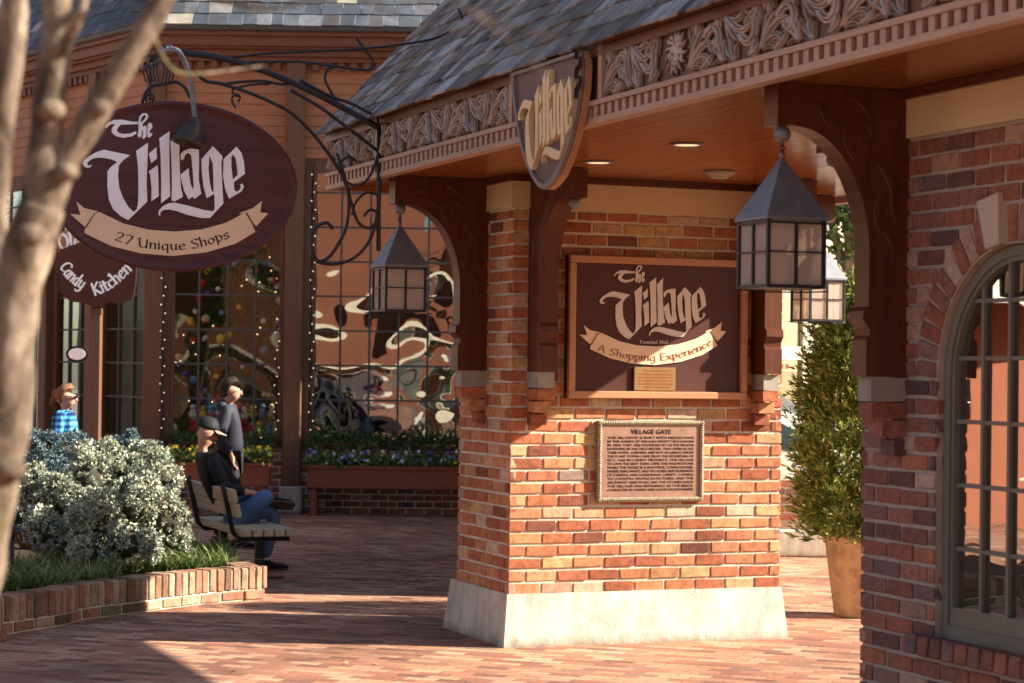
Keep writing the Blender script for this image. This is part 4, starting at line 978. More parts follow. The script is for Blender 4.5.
q = MB(); q.add([(-7.5, 31.8, 4.5), (-4.4, 27.9, 4.5), (3.1, 27.9, 4.5), (3.1, 31.6, 4.5), (-7.5, 36, 4.5)], [(4, 3, 2, 1, 0)]); q.build('shop_ceiling', 'interior', shop)

# garland and flowers
def leaves(mb, gen, n, size, rng, asp=.5, up=.3):
    for _ in range(n):
        c = Vector(gen(rng)); d = Vector((rng.gauss(0, 1), rng.gauss(0, 1), rng.gauss(up, 1))).normalized(); e = d.orthogonal().normalized()
        e.rotate(Matrix.Rotation(rng.uniform(0, 6.28), 3, d)); s = size*rng.uniform(.6, 1.3)
        a = c; b_ = c+d*s; w = e*s*asp*.5
        mb.add([a, a+d*s*.5+w, b_, a+d*s*.5-w], [(0, 1, 2, 3)])
def blooms(mb, gen, n, size, rng):
    for _ in range(n):
        c = Vector(gen(rng)); nrm = Vector((rng.gauss(0, .5), -1+rng.gauss(0, .3), rng.gauss(.5, .4))).normalized(); e = nrm.orthogonal().normalized(); f = nrm.cross(e)
        k = 5; s = size*rng.uniform(.7, 1.2); vs = [c+nrm*.006]
        for i in range(k*2): a = pi*i/k; r = s*(1. if i % 2 else .55); vs.append(c+(e*cos(a)+f*sin(a))*r)
        mb.add(vs, [(0, 1+i, 1+(i+1) % (2*k)) for i in range(2*k)])
def flower_box(label, x0, x1, y, z0, z1, cols, seed, n=500, legs=True):
    t = thing('flower_box', label, 'flower box', ((x0+x1)/2, y, 0), group='timber flower boxes in front of the shop windows'); W = (x1-x0)/2; rng = RND(seed)
    q = MB(); q.box((-W, -.16, z0), (W, .16, z1), .012); q.box((-W-.015, -.175, z1-.04), (W+.015, .175, z1+.005), .008); q.box((-W+.04, -.13, 0), (-W+.12, .13, z0)); q.box((W-.12, -.13, 0), (W-.04, .13, z0)); q.build('box', 'box', t)
    q = MB(); leaves(q, lambda r: (r.uniform(-W, W), r.gauss(-.02, .10), z1+abs(r.gauss(.03, .07))), n, .075, rng, .55); q.build('foliage', 'ivy2', t)
    for c in cols:
        q = MB(); blooms(q, lambda r: (W*(r.random()*2-1)**1, r.gauss(-.07, .07), z1+r.uniform(.03, .20)), int(n*cols[c]), .026, rng); q.build('flowers', c, t)
M['ivy2'] = mat_leaf('pansy leaves', [(0, (.04, .08, .02)), (.5, (.09, .16, .04)), (1, (.20, .28, .09))])
flower_box('long timber flower box of white and purple pansies below the right display window', -2.5, -.35, 27.15, .34, .62, {'f_white': .04, 'f_purple': .03, 'f_yellow': .01, 'f_blue': .02}, 1, 1300)
flower_box('short flower box of yellow flowers beside the post between the windows', -3.45, -2.92, 26.7, .38, .66, {'f_yellow': .16, 'f_blue': .02}, 2, 420)
flower_box('short flower box of yellow flowers behind the seated man', -4.35, -3.75, 26.7, .38, .66, {'f_yellow': .13}, 3, 420)
flower_box('flower box of purple flowers left of the yellow ones, behind the sign post', -5.25, -4.6, 26.9, .38, .66, {'f_purple': .10, 'f_white': .01}, 4, 420)
for (nm, x0, x1, y, z, sd) in (('green garland along the sill of the right display window', -2.55, -.3, 27.45, .93, 5), ('green garland along the sill of the left display window', -4.3, -2.95, 27.45, .93, 6)):
    q = MB(); rng = RND(sd); leaves(q, lambda r: (r.uniform(x0, x1)-(x0+x1)/2, r.gauss(0, .06), r.gauss(0, .055)), int((x1-x0)*520), .08, rng, .3); o = q.build('garland', 'ivy'); o.location = ((x0+x1)/2, y, z); tag(o, nm, 'garland', 'garlands on the window sills')
# string lights down the posts
M['led'] = mat_emit('tiny cool bulb', (1, .9, .75), 1.0)
bulbme = None
for i, (x, z0, z1, lab) in enumerate(((-2.50, 1.0, 4.4, 'string of tiny lights on the post between the two display windows'), (-4.36, 1.0, 3.9, 'string of tiny lights on the post left of the left display window'), (-2.93, 1.0, 2.4, 'short string of tiny lights on the left face of the post between the windows'))):
    t = thing('string_light', lab, 'string light', (x, 27.40, z0), group='string lights on the shop posts')
    q = MB(); q.tube([(.012*sin(k*1.3), 0, k*(z1-z0)/20) for k in range(21)], .006, 5); q.build('cable', 'black', t)
    for k in range(int((z1-z0)/.11)):
        if bulbme is None: q = MB(); q.ball((0, 0, 0), .008, 6); b0 = q.build('bulb', 'led', t); bulbme = b0.data; o = b0
        else: o = bpy.data.objects.new('bulb', bulbme); COL.objects.link(o); o.parent = t
        o.location = (.03*sin(k*2.1), -.012, .05+k*.11)

# display inside the left window: a decorated tree and bright toys
ct = thing('christmas_tree', 'dark decorated tree with coloured baubles inside the left display window', 'christmas tree', (-3.55, 28.9, .3))
q = MB(); rng = RND(3)
def tg(r): z = r.random()**.8*3.4; w = 1.15*(1-z/3.7)+.05; a = r.uniform(0, 6.28); k = w*r.uniform(.6, 1); return (cos(a)*k, sin(a)*k, z+.4)
leaves(q, tg, 7000, .13, rng, .25); q.build('foliage', 'tree', ct)
q = MB(); q.tube([(0, 0, 0), (0, 0, 3.7)], [.07, .02], 8); q.build('trunk', 'spine', ct)
cols = ['red', 'f_white', 'f_purple', 'gold', 'f_blue', 'red', 'silver', 'f_yellow']; bm_ = {}
for i in range(96):
    z = rng.random()*3.2+.4; w = 1.15*(1-(z-.4)/3.7)+.06; a = rng.uniform(pi*1.05, pi*1.95); c = cols[i % 8]
    if c not in bm_: q = MB(); q.ball((0, 0, 0), .05, 8); o = q.build('bauble', c, ct); bm_[c] = o.data
    else: o = bpy.data.objects.new('bauble', bm_[c]); COL.objects.link(o); o.parent = ct
    o.location = (cos(a)*w, sin(a)*w, z); s = rng.uniform(.6, 1.2); o.scale = (s, s, s)
tb = thing('display_table', 'slatted display table behind the left window', 'table', (-3.4, 28.05, .3))
q = MB(); q.box((-.75, -.22, .62), (.85, .3, .66)); q.build('tabletop', 'bench', tb)
for (a, b_) in ((-.7, -.18), (.8, -.18), (-.7, .26), (.8, .26)): q = MB(); q.box((a-.03, b_-.03, 0), (a+.03, b_+.03, .618)); q.build('leg', 'bench', tb)
looks = [('red', 'red'), ('f_white', 'white'), ('f_yellow', 'yellow'), ('f_blue', 'blue'), ('gold', 'golden'), ('ivy2', 'green')]
for i in range(26):
    mt, cn = looks[i % 6]; x = -4.05+(i % 13)*.108+rng.uniform(-.02, .02); row = i//13; z = .965+(.20 if row else 0.)
    q = MB(); h = rng.uniform(.08, .13); q.lathe([(0, 0), (.045, 0), (.052, h*.4), (.03, h), (0, h)], (0, 0, 0), 8); q.ball((0, 0, h+.03), .036, 8); q.box((-.065, -.01, h*.45), (.065, .01, h*.62))
    o = q.build('toy_doll', mt); o.location = (x, 27.9+row*.17, z); tag(o, cn+' toy doll in the '+('raised rear' if row else 'front')+' row of the left shop window display', 'toy', 'toy dolls on the window display')
    if row: q2 = None
q = MB(); q.box((-.7, .15, .662), (.8, .3, .86)); q.build('riser', 'bench', tb)

M['warmbulb'] = mat_emit('added fairy glow', (1, .75, .4), 2.)  # glow added on the tree to brighten the window display
fb_ = None
for i in range(36):
    z = rng.random()*3.2+.4; w = 1.18*(1-(z-.4)/3.7)+.08; a = rng.uniform(pi*1.05, pi*1.95)
    if fb_ is None: q = MB(); q.ball((0, 0, 0), .010, 6); o = q.build('added_fairy_bulb', 'warmbulb', ct); fb_ = o.data
    else: o = bpy.data.objects.new('added_fairy_bulb', fb_); COL.objects.link(o); o.parent = ct
    o.location = (cos(a)*w, sin(a)*w, z)
M['added_lamp'] = mat_emit('added shop fill light', (1, .78, .5), 22.)  # lamps added to brighten the display, the figures and the entrance
for i, (x, y, lab) in enumerate(((-3.6, 28.35, 'added ceiling lamp brightening the display behind the left window'), (-1.9, 28.5, 'added ceiling lamp brightening the figures behind the right window'), (-5.6, 30.2, 'added ceiling lamp for the warm glow inside the angled shop entrance'))):
    t = thing('added_shop_lamp', lab, 'ceiling lamp', (x, y, 4.5), group='added ceiling lamps in the shop'); q = MB(); q.lathe([(.0, -.001), (.16, -.001), (.16, -.06), (.13, -.061)], (0, 0, 0), 18); q.build('housing', 'lamp_metal', t); q = MB(); q.lathe([(.0, -.055), (.129, -.055)], (0, 0, 0), 18); q.build('diffuser', 'added_lamp', t)

# ================================================================ CANDY KITCHEN SIGN on its post
ck = thing('candy_kitchen_sign', 'dark scalloped sign lettered Candy Kitchen on a brown timber post', 'sign', (-4.55, 24., 0))
q = MB(); q.box((-.07, -.06, 0), (.06, .06, 2.45), .01); q.build('post', 'post', ck)
YS = 24.
def cp(px, py): w_ = on_y(px, py, YS); return (w_.x+4.55, w_.z)
fc = lambda a, b, c: (a, -.07-c, b)
SCAL = [cp(*p) for p in [(58,262),(62,250),(72,246),(84,243),(94,236),(104,243),(116,246),(128,250),(138,262),(137,284),(134,298),(122,304),(110,303),(97,308),(84,303),(72,302),(61,292)]]
q = MB(); q.add(*ex2d([SCAL], fc, -.03, .02)); q.build('board', 'signface', ck)
q = MB(); q.add(*ex2d([[cp(*p) for p in [(56,236),(66,230),(98,226),(128,232),(136,240),(132,254),(98,258),(60,256)]]], fc, -.08, -.04)); o = q.build('upper_board', 'siding', ck)
q = MB(); nib_text(q, 'Ole Smoky', [cp(60, 250), cp(96, 246), cp(132, 250)], .17, fc, -.037, .17, .07); q.build('lettering', 'white', o)
q = MB(); nib_text(q, 'Candy', [cp(61, 267), cp(69, 279), cp(83, 290)], .135, fc, .023, .16, .07, 20); nib_text(q, 'Kitchen', [cp(96, 296), cp(114, 288), cp(134, 270)], .135, fc, .023, .16, .07, 20); q.build('lettering', 'white', ck)
os_ = thing('small_oval_plate', 'small white oval plate with a dark rim hanging near the sign post', 'sign', tuple(on_y(77, 354, 25.5)))
q = MB(); q.add(*ex2d([[(cos(2*pi*i/30)*.13, sin(2*pi*i/30)*.095) for i in range(30)]], lambda a, b, c: (a, c, b), 0, .03)); q.build('rim', 'black', os_)
q = MB(); q.add(*ex2d([[(cos(2*pi*i/30)*.10, sin(2*pi*i/30)*.068) for i in range(30)]], lambda a, b, c: (a, c, b), -.01, -.002)); q.build('face', 'white', os_)
q = MB(); q.tube([(0, .02, .09), (0, .3, 1.2)], .008, 6); q.build('rod', 'iron', os_)

# ================================================================ RAISED BED
bed = thing('raised_bed', 'low curved raised bed edged with upright bricks', 'planter', (0, 0, 0))
path = [(-6.2, 13.6)]+[tuple(ground(*p))[:2] for p in ((-40, 645), (0, 636), (62, 626), (87, 619.6), (145, 612), (207, 604), (262, 599))]+[(-2.02, 17.55), (-2.45, 18.5), (-3.0, 20.0), (-4.0, 21.4), (-6.5, 22.2)]
PP = smooth_path([(a, b, 0) for a, b in path], 10); rng = RND(12)
acc = 0.; q = MB(); last = None; inner = []
cum = [0.]
for i in range(1, len(PP)): cum.append(cum[-1]+(PP[i]-PP[i-1]).length)
def along(s):
    for i in range(1, len(PP)):
        if cum[i] >= s: break
    f = (s-cum[i-1])/max(1e-9, cum[i]-cum[i-1]); return PP[i-1].lerp(PP[i], min(1, f)), (PP[i]-PP[i-1]).normalized()
core = MB(); K = int(cum[-1]/.06); rings = []
for i in range(K+1):
    p, t = along(i*cum[-1]/K); n = Vector((-t.y, t.x, 0)); inner.append(p+n*.2); rings.append([p+n*.012, p+n*.012+Vector((0, 0, .245)), p+n*.2+Vector((0, 0, .245)), p+n*.2])
for i in range(K): core.add(rings[i]+rings[i+1], [(0, 4, 5, 1), (1, 5, 6, 2), (2, 6, 7, 3)])
core.build('mortar_core', 'mortar', bed)
s = .04
while s < cum[-1]-.05:
    p, t = along(s); n = Vector((-t.y, t.x, 0)); R3 = Matrix((t, n, Vector((0, 0, 1)))).transposed()
    q.obox(p+n*.103+Vector((0, 0, .172+rng.uniform(-.003, .003))), (.066, .206, .172), R3, .006, .003, rng); s += .0775
s = .11; 
while s < cum[-1]-.12:
    p, t = along(s); n = Vector((-t.y, t.x, 0)); R3 = Matrix((t, n, Vector((0, 0, 1)))).transposed()
    q.obox(p+n*.05+Vector((0, 0, .042)), (.205, .1, .068), R3, .005, .003, rng); s += .22
q.build('brick_edging', 'oldbrick', bed)
q = MB(); poly = [(p.x, p.y, .19) for p in inner[::4]]+[(-6.6, 21.5, .19), (-6.6, 14, .19)]; q.add(poly, [tuple(range(len(poly)))]); q.build('soil', 'soil', bed)
# grass clumps
q = MB(); rng = RND(31)
def blade(mb, base, h, lean, az, w):
    d = Vector((cos(az), sin(az), 0)); sd = Vector((-sin(az), cos(az), 0)); pts = []
    for k in range(5):
        t = k/4; pts.append(base+d*lean*t*t+Vector((0, 0, h*(t-.35*t*t*(lean/h)))))
    vs = []
    for k, p in enumerate(pts): ww = w*(1-(k/4)**1.5)*.5+.0004; vs += [p-sd*ww, p+sd*ww]
    mb.add(vs, [(2*k, 2*k+1, 2*k+3, 2*k+2) for k in range(4)])
clumps = []
for (px, py, dz) in [(a, b_, 0) for a in range(-20, 118, 9) for b_ in (594, 585, 576)]+[(a, b_, 0) for a in range(118, 232, 9) for b_ in (573, 566, 560)]:
    c = ground(px+rng.uniform(-4, 4), py-(px*.09 if px < 118 else 2)+rng.uniform(-2, 2), .2); clumps.append(c)
for c in clumps:
    for _ in range(48):
        blade(q, c+Vector((rng.gauss(0, .035), rng.gauss(0, .035), 0)), rng.uniform(.12, .27), rng.uniform(.10, .30), rng.uniform(0, 6.28), rng.uniform(.009, .016))
o = q.build('grass', 'gleaf'); tag(o, 'tufted green border grass growing along the brick edging', 'grass', kind='stuff')
# spruce bushes
def spruce(label, lobes, seed, n, mat, loc, tl=.042):
    t = thing('spruce_bush', label, 'bush', loc, group='dwarf blue spruces in the raised bed'); rng = RND(seed); q = MB(); big = list(lobes)
    lobes = [(c, r*.84, rz*.84) for c, r, rz in lobes]
    for (c, r, rz) in big:
        for _ in range(5):
            d = Vector((rng.gauss(0, 1), rng.gauss(-.4, 1), rng.gauss(.5, .8))).normalized(); k = rng.uniform(.26, .42); lobes.append(((c[0]+d.x*r*.8, c[1]+d.y*r*.8, c[2]+d.z*rz*.8), r*k, r*k))
    vol = [(l[1]+.06)*(l[2]+.06) for l in lobes]; lc = Vector(loc)
    tot = sum(vol)
    for (c, r, rz), v_ in zip(lobes, vol):
        c = Vector(c)
        for _ in range(int(n*v_/tot)):
            d = Vector((rng.gauss(0, 1), rng.gauss(0, 1), rng.gauss(.15, 1))).normalized(); k = rng.uniform(.86, 1.04)+.10*noise.noise(d*3+c*2)
            p = c+Vector((d.x*r, d.y*r, d.z*rz))*k
            if p.z < .22: continue
            p = p-lc; m_ = 13; s = tl*rng.uniform(.7, 1.25)
            for j in range(m_):
                e = (d*.9+Vector((rng.gauss(0, .8), rng.gauss(0, .8), rng.gauss(0, .8)))).normalized(); f = e.orthogonal().normalized(); f.rotate(Matrix.Rotation(rng.uniform(0, 6.28), 3, e)); f *= s*.17
                q.add([p-f*.6, p+f*.6, p+e*s*.6+f, p+e*s, p+e*s*.6-f], [(0, 1, 2, 3, 4)])
    q.build('foliage', mat, t)
    q = MB()
    for (c, r, rz) in big:
        b0 = Vector((loc[0], loc[1], .15))-lc; tgt = Vector(c)-lc
        for j in range(6): q.tube([b0, b0.lerp(tgt, .6)+Vector((rng.gauss(0, .05), rng.gauss(0, .05), 0)), tgt+Vector((rng.gauss(0, r*.4), rng.gauss(0, r*.4), rng.gauss(0, rz*.3)))], [.022, .014, .004], 5)
    q.build('branches', 'spine', t)
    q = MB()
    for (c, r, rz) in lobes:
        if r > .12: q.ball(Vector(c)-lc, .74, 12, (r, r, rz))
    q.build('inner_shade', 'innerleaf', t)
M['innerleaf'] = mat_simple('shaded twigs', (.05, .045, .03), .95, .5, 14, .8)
def wp(px, py, y): return tuple(on_y(px, py, y))
lb = []
for (px, py, y, r, rz) in ((118, 470, 17.9, .20, .19), (88, 480, 17.7, .22, .20), (62, 500, 17.6, .24, .2), (48, 530, 17.4, .22, .17), (95, 520, 17.3, .26, .22), (135, 500, 17.5, .25, .22), (160, 480, 17.9, .18, .16), (165, 520, 17.7, .25, .2), (128, 545, 17.2, .22, .16), (90, 550, 17.1, .20, .14), (180, 545, 17.8, .16, .13), (150, 465, 18.3, .2, .2), (100, 462, 18.2, .2, .18), (40, 490, 18., .2, .2)):
    lb.append((wp(px, py, y), r, rz))
spruce('big silvery dwarf spruce with sunlit tips in the middle of the raised bed', lb, 5, 3300, 'bleaf', (-3.3, 17.6, .2))
lb = [(wp(px, py, y), r, rz) for (px, py, y, r, rz) in ((60, 455, 19.8, .26, .22), (35, 450, 19.6, .24, .2), (90, 458, 20, .22, .2), (10, 462, 19.4, .3, .22), (50, 480, 19.4, .3, .25), (20, 500, 19, .3, .25))]
spruce('darker blue spruce at the back of the bed, below the woman in the plaid shirt', lb, 6, 1700, 'bleafd', (-4.3, 19.5, .2))
lb = [(wp(px, py, y), r, rz) for (px, py, y, r, rz) in ((125, 452, 20.4, .2, .18), (145, 458, 20.6, .16, .16), (130, 475, 20.2, .25, .2))]
spruce('small dark spruce at the back of the bed, right of the sign post', lb, 8, 700, 'bleafd', (-3.6, 20.4, .2))
t = thing('path_light', 'small black path light among the grass at the left edge of the bed', 'lamp', wp(10, 575, 16.3)[:2]+(.15,))
q = MB(); q.tube([(0, 0, 0), (0, 0, .42)], .03, 8); q.build('stem', 'iron', t); q = MB(); q.lathe([(0, .50), (.03, .495), (.11, .45), (.115, .44), (.02, .43)], (0, 0, 0), 16); q.build('cap', 'iron', t)

q = MB(); rng = RND(77)
for _ in range(110):
    c = ground(rng.uniform(20, 860), rng.uniform(560, 690), 0) if rng.random() < .45 else ground(rng.uniform(0, 290), 0, 0) if 0 else ground((lambda x: x)(rng.uniform(20, 280)), 636-rng.uniform(20, 280)*0+rng.uniform(-34, 6), 0)
    if 455 < 512+F*c.x/c.y < 800 and c.y > 14.4: continue
    a = rng.uniform(0, 6.28); s = rng.uniform(.018, .04); d = Vector((cos(a), sin(a), rng.uniform(-.05, .25))); e = Vector((-sin(a), cos(a), rng.uniform(-.2, .3)))*.42; c.z = .006
    q.add([c, c+(d*.5+e)*s+Vector((0, 0, .006)), c+d*s, c+(d*.5-e)*s], [(0, 1, 2), (0, 2, 3)])
M['litter'] = mat_leaf('dry leaves', [(0, (.20, .10, .04)), (.5, (.38, .24, .10)), (1, (.55, .42, .24))])
o = q.build('fallen_leaves', 'litter'); tag(o, 'small dry fallen leaves scattered over the brick paving', 'leaves', kind='stuff')

# ================================================================ BENCH
bn = gthing('park_bench', 'weathered timber slat bench with black iron frame beside the raised bed', 'bench', -5.58, -.37, 0)
Lh = .84
for i in range(5):
    q = MB(); y = -.23+i*.098; q.box((-Lh, y, .375), (Lh, y+.085, .44), .006); q.build('seat_slat', 'bench', bn)
for i in range(2):
    q = MB(); R3 = Matrix.Rotation(radians(12), 3, 'X'); q.obox((0, -.265-i*.035, .60+i*.125), (Lh*2, .045, .115), R3, .006); q.build('backrest_slat', 'bench', bn)
for x in (Lh-.19, -Lh+.19):
    q = MB(); q.tube([(x, .24, .345), (x, -.20, .345), (x, -.26, .40), (x, -.34, .74), (x, -.36, .80), (x, -.335, .82)], .022, 8); q.build('frame', 'iron', bn)
    q = MB(); q.box((x-.035, -.06, 0), (x+.035, .01, .335)); q.box((x-.05, -.2, 0), (x+.05, .18, .012)); q.build('leg', 'iron', bn)

# ================================================================ PEOPLE
def skin(name, J, E_, mat, parent, k=1., add=0., sub=2, root=0, smooth=True):
    names = list(J); ix = {n: i for i, n in enumerate(names)}
    me = bpy.data.meshes.new('t'); me.from_pydata([J[n][:3] for n in names], [(ix[a], ix[b]) for a, b in E_], []); ob = bpy.data.objects.new('t', me); COL.objects.link(ob)
    ob.modifiers.new('s', 'SKIN'); sm = ob.modifiers.new('u', 'SUBSURF'); sm.levels = sub; sm.render_levels = sub
    sk = me.skin_vertices[0].data
    for n in names: r = J[n][3]; r2 = J[n][4] if len(J[n]) > 4 else r; sk[ix[n]].radius = (r*k+add, r2*k+add); sk[ix[n]].use_root = (ix[n] == root)
    bpy.context.view_layer.update(); dg = bpy.context.evaluated_depsgraph_get(); m2 = bpy.data.meshes.new_from_object(ob.evaluated_get(dg))
    for p_ in m2.polygons: p_.use_smooth = True
    m2.materials.clear(); m2.materials.append(M[mat]); bpy.data.objects.remove(ob); bpy.data.meshes.remove(me)
    o = bpy.data.objects.new(name, m2); m2.name = name; COL.objects.link(o)
    if parent: o.parent = parent
    return o
def hand(J, E_, w, side, fwd, down, tag_):
    f = Vector(fwd).normalized(); d = Vector(down).normalized(); s = f.cross(d).normalized()*side; w = Vector(w)
    pm = w+f*.055; J['pm'+tag_] = (*pm, .022, .032)
    E_.append(('wr'+tag_, 'pm'+tag_))
    for i, (o, l) in enumerate(((-.027, .075), (-.009, .085), (.009, .080), (.027, .062))):
        a = pm+f*.025+s*o; b = a+f*l*.5+d*.010; c = a+f*l*.8+d*.035
        for nm, p, r in (('a', a, .010), ('b', b, .0085), ('c', c, .007)): J[f'f{i}{nm}{tag_}'] = (*p, r)
        E_ += [('pm'+tag_, f'f{i}a{tag_}'), (f'f{i}a{tag_}', f'f{i}b{tag_}'), (f'f{i}b{tag_}', f'f{i}c{tag_}')]
    a = w+f*.03-s*.035+d*.012; b = a+f*.035-s*.012+d*.012
    J['ta'+tag_] = (*a, .010); J['tb'+tag_] = (*b, .008); E_ += [('pm'+tag_, 'ta'+tag_), ('ta'+tag_, 'tb'+tag_)]
def head(J, E_, base, nk, hd, face):
    """neck + head with nose, chin and ears; face = forward direction"""
    f = Vector(face).normalized(); b = Vector(nk); h = Vector(hd); up = (h-b).normalized(); sd = up.cross(f).normalized()
    J['neck'] = (*b, .052); J['jaw'] = (*(h-up*.055+f*.022), .072, .078); J['skull'] = (*(h+up*.012), .100, .112); J['crown'] = (*(h+up*.062), .080, .092)
    J['chin'] = (*(h-up*.098+f*.058), .032); J['nose'] = (*(h-up*.02+f*.098), .013); J['nosetip'] = (*(h-up*.038+f*.112), .010)
    E_ += [(base, 'neck'), ('neck', 'jaw'), ('jaw', 'skull'), ('skull', 'crown'), ('jaw', 'chin'), ('skull', 'nose'), ('nose', 'nosetip')]
    for s, n in ((1, 'L'), (-1, 'R')): J['ear'+n] = (*(h-up*.015-f*.012+sd*s*.088), .013, .022); E_.append(('skull', 'ear'+n))
    return f, up, sd, h
def face_bits(t, fr, hair, kind):
    f, up, sd, h = fr; rng = RND(3)
    for s in (-1, 1): q = MB(); q.ball(h+f*.082+up*.012+sd*s*.032, .011, 8); q.build('eye', 'black', t)
    q = MB(); R3 = Matrix((f, sd, up)).transposed(); c = h+f*.094-up*.062; q.obox(c, (.012, .045, .008), R3, .003); q.build('mouth', 'red2', t)
    if kind in ('short', 'bun', 'long'):
        tmp = MB(); tmp.ball((0, 0, 0), 1, 18, (.122, .104, .116)); vs = []
        for p in tmp.v:
            p = Vector(p)
            if p.x > 0: p = Vector((p.x*.62, p.y*(1-p.x*2.5), max(p.z, min(.07, .045+p.x*.6))))
            vs.append(h+up*.026-f*.018+R3@p*(1+.12*noise.noise(p*38)))
        q = MB(); q.add(vs, tmp.f, True)
        if kind == 'bun': q.ball(h-f*.13+up*.03, .045, 10); q.tube([h-f*.12+up*.02, h-f*.15-up*.05, h-f*.14-up*.12], [.03, .028, .012], 8)
        q.build('hair', hair, t)
    if kind == 'cap':
        tmp = MB(); tmp.lathe([(.0, .098), (.05, .09), (.085, .055), (.098, .01), (.099, -.012), (.09, -.014)], (0, 0, 0), 20); q = MB()
        tilt = Matrix.Rotation(radians(-2), 3, sd); h = h+up*.022
        q.add([h+up*.032-f*.006+tilt@(R3@Vector((p[0]*1.09, p[1]*.93, p[2]))) for p in tmp.v], tmp.f, True); cap = q.build('cap', hair, t)
        q = MB(); vs = []
        for i in range(9):
            a = -1.15+2.3*i/8
            for (r0, z) in ((.095, -.008), (.178-.025*abs(a), -.026)): vs.append(h+up*.032+tilt@(R3@Vector((cos(a)*r0+.004, sin(a)*r0*.85, z))))
        n_ = len(vs); fcs = [(2*i, 2*i+1, 2*i+3, 2*i+2) for i in range(8)]
        q.add(vs+[v-up*.006 for v in vs], fcs+[tuple(x+n_ for x in f_[::-1]) for f_ in fcs]+[(2*i+1, 2*i+3, n_+2*i+3, n_+2*i+1) for i in range(8)]); q.build('brim', 'brimpale', cap)
def shades(t, fr):
    f, up, sd, h = fr; R3 = Matrix((f, sd, up)).transposed(); q = MB()
    for s in (-1, 1): q.obox(h+f*.102+up*.012+sd*s*.034, (.008, .054, .036), R3, .004); q.tube([h+f*.1+up*.015+sd*s*.062, h+up*.01+sd*s*.092], .004, 5)
    q.obox(h+f*.104+up*.016, (.006, .03, .008), R3, .002); q.build('sunglasses', 'black', t)
M['red2'] = plain('lip', (.35, .12, .10)); M['brimpale'] = plain('cap brim', (.35, .25, .2))
def shoe(t, heel, toe, up=(0, 0, 1), mat='black', name='shoe'):
    a = Vector(heel); b = Vector(toe); d = (b-a).normalized(); u_ = Vector(up); u_ = (u_-d*u_.dot(d)).normalized(); s = d.cross(u_); Lg = (b-a).length; vs = []; prof_ = [(0, .030, .060), (.06, .036, .085), (.35, .036, .085), (.6, .046, .060), (.85, .046, .050), (1., .030, .034), (1.06, .012, .018)]
    for (x, w, hh) in prof_:
        for k in range(10): an = 2*pi*k/10; yy = cos(an)*w; zz = max(-.0, (sin(an)*.5+.5))*hh+.012; vs.append(a+d*x*Lg+s*yy+u_*zz)
    n_ = len(prof_); q = MB(); q.add(vs, [(i*10+k, i*10+(k+1) % 10, (i+1)*10+(k+1) % 10, (i+1)*10+k) for i in range(n_-1) for k in range(10)]+[tuple(range(10)), tuple((n_-1)*10+k for k in range(10))[::-1]], True)
    o = q.build(name, mat, t)
    q = MB(); vs = []
    for (x, w, hh) in prof_[:-1]:
        for sg in (-1, 1): vs += [a+d*x*Lg+s*sg*(w+.004), a+d*x*Lg+s*sg*(w+.004)+u_*.018]
    for i in range(len(prof_)-2):
        o4 = i*4; q.add([vs[o4], vs[o4+1], vs[o4+2], vs[o4+3], vs[o4+4], vs[o4+5], vs[o4+6], vs[o4+7]], [(0, 2, 6, 4), (1, 5, 7, 3), (0, 4, 5, 1), (2, 3, 7, 6), (0, 1, 3, 2), (4, 6, 7, 5)])
    q.build('sole', 'sole', o)
M['sole'] = plain('shoe sole', (.11, .07, .05))

# seated man -------------------------------------------------------
root_loc = G(-5.55, -.43, 0); RZ = atan2(V[1], V[0])
J = {'pel': (0, 0, .53, .125, .15), 'spi': (-.13, 0, .71, .13, .155), 'che': (-.25, 0, .93, .125, .165), 'nb': (-.325, 0, 1.075, .065),
 'shR': (-.29, -.165, 1.025, .062), 'elR': (-.18, -.25, .755, .047), 'wrR': (.05, -.17, .72, .031), 'shL': (-.29, .165, 1.025, .062), 'elL': (-.17, .25, .765, .047), 'wrL': (.06, .12, .72, .031),
 'hiR': (.03, -.10, .53, .095), 'kR': (.20, -.24, .69, .066), 'aR': (.27, .02, .665, .042), 'hiL': (.03, .10, .53, .095), 'kL': (.37, .10, .53, .066), 'aL': (.27, .08, .11, .043)}
E0 = [('pel', 'spi'), ('spi', 'che'), ('che', 'nb'), ('che', 'shR'), ('shR', 'elR'), ('elR', 'wrR'), ('che', 'shL'), ('shL', 'elL'), ('elL', 'wrL'), ('pel', 'hiR'), ('hiR', 'kR'), ('kR', 'aR'), ('pel', 'hiL'), ('hiL', 'kL'), ('kL', 'aL')]
def sub(J, keys): return {k: J[k] for k in keys}
JB = {k: (v[0], v[1], v[2], *[r*(.9 if k[:2] == 'wr' else .42 if k[:2] == 'sh' else .55) for r in v[3:]]) for k, v in J.items()}; EB = list(E0)
hand(JB, EB, J['wrR'][:3], 1, (1, .35, -.1), (0, 0, -1), 'R'); hand(JB, EB, J['wrL'][:3], -1, (1, -.3, -.1), (0, 0, -1), 'L')
fr = head(JB, EB, 'nb', (-.335, 0, 1.125), (-.30, -.005, 1.24), (1, -.05, -.30))
man = skin('person', JB, EB, 'skin', None); man.location = root_loc; man.rotation_euler = (0, 0, RZ)
tag(man, 'man in black cap and shirt sitting cross-legged on the bench', 'person')
face_bits(man, fr, 'black', 'cap')
skin('shirt', {**sub(J, ['pel', 'spi', 'che', 'shR', 'elR', 'shL', 'elL']), 'wR': (.01, -.185, .73, .036), 'wL': (.02, .14, .73, .036), 'col': (-.318, 0, 1.06, .066)}, [('pel', 'spi'), ('spi', 'che'), ('che', 'shR'), ('shR', 'elR'), ('elR', 'wR'), ('che', 'shL'), ('shL', 'elL'), ('elL', 'wL'), ('che', 'col')], 'black', man, 1, .014)
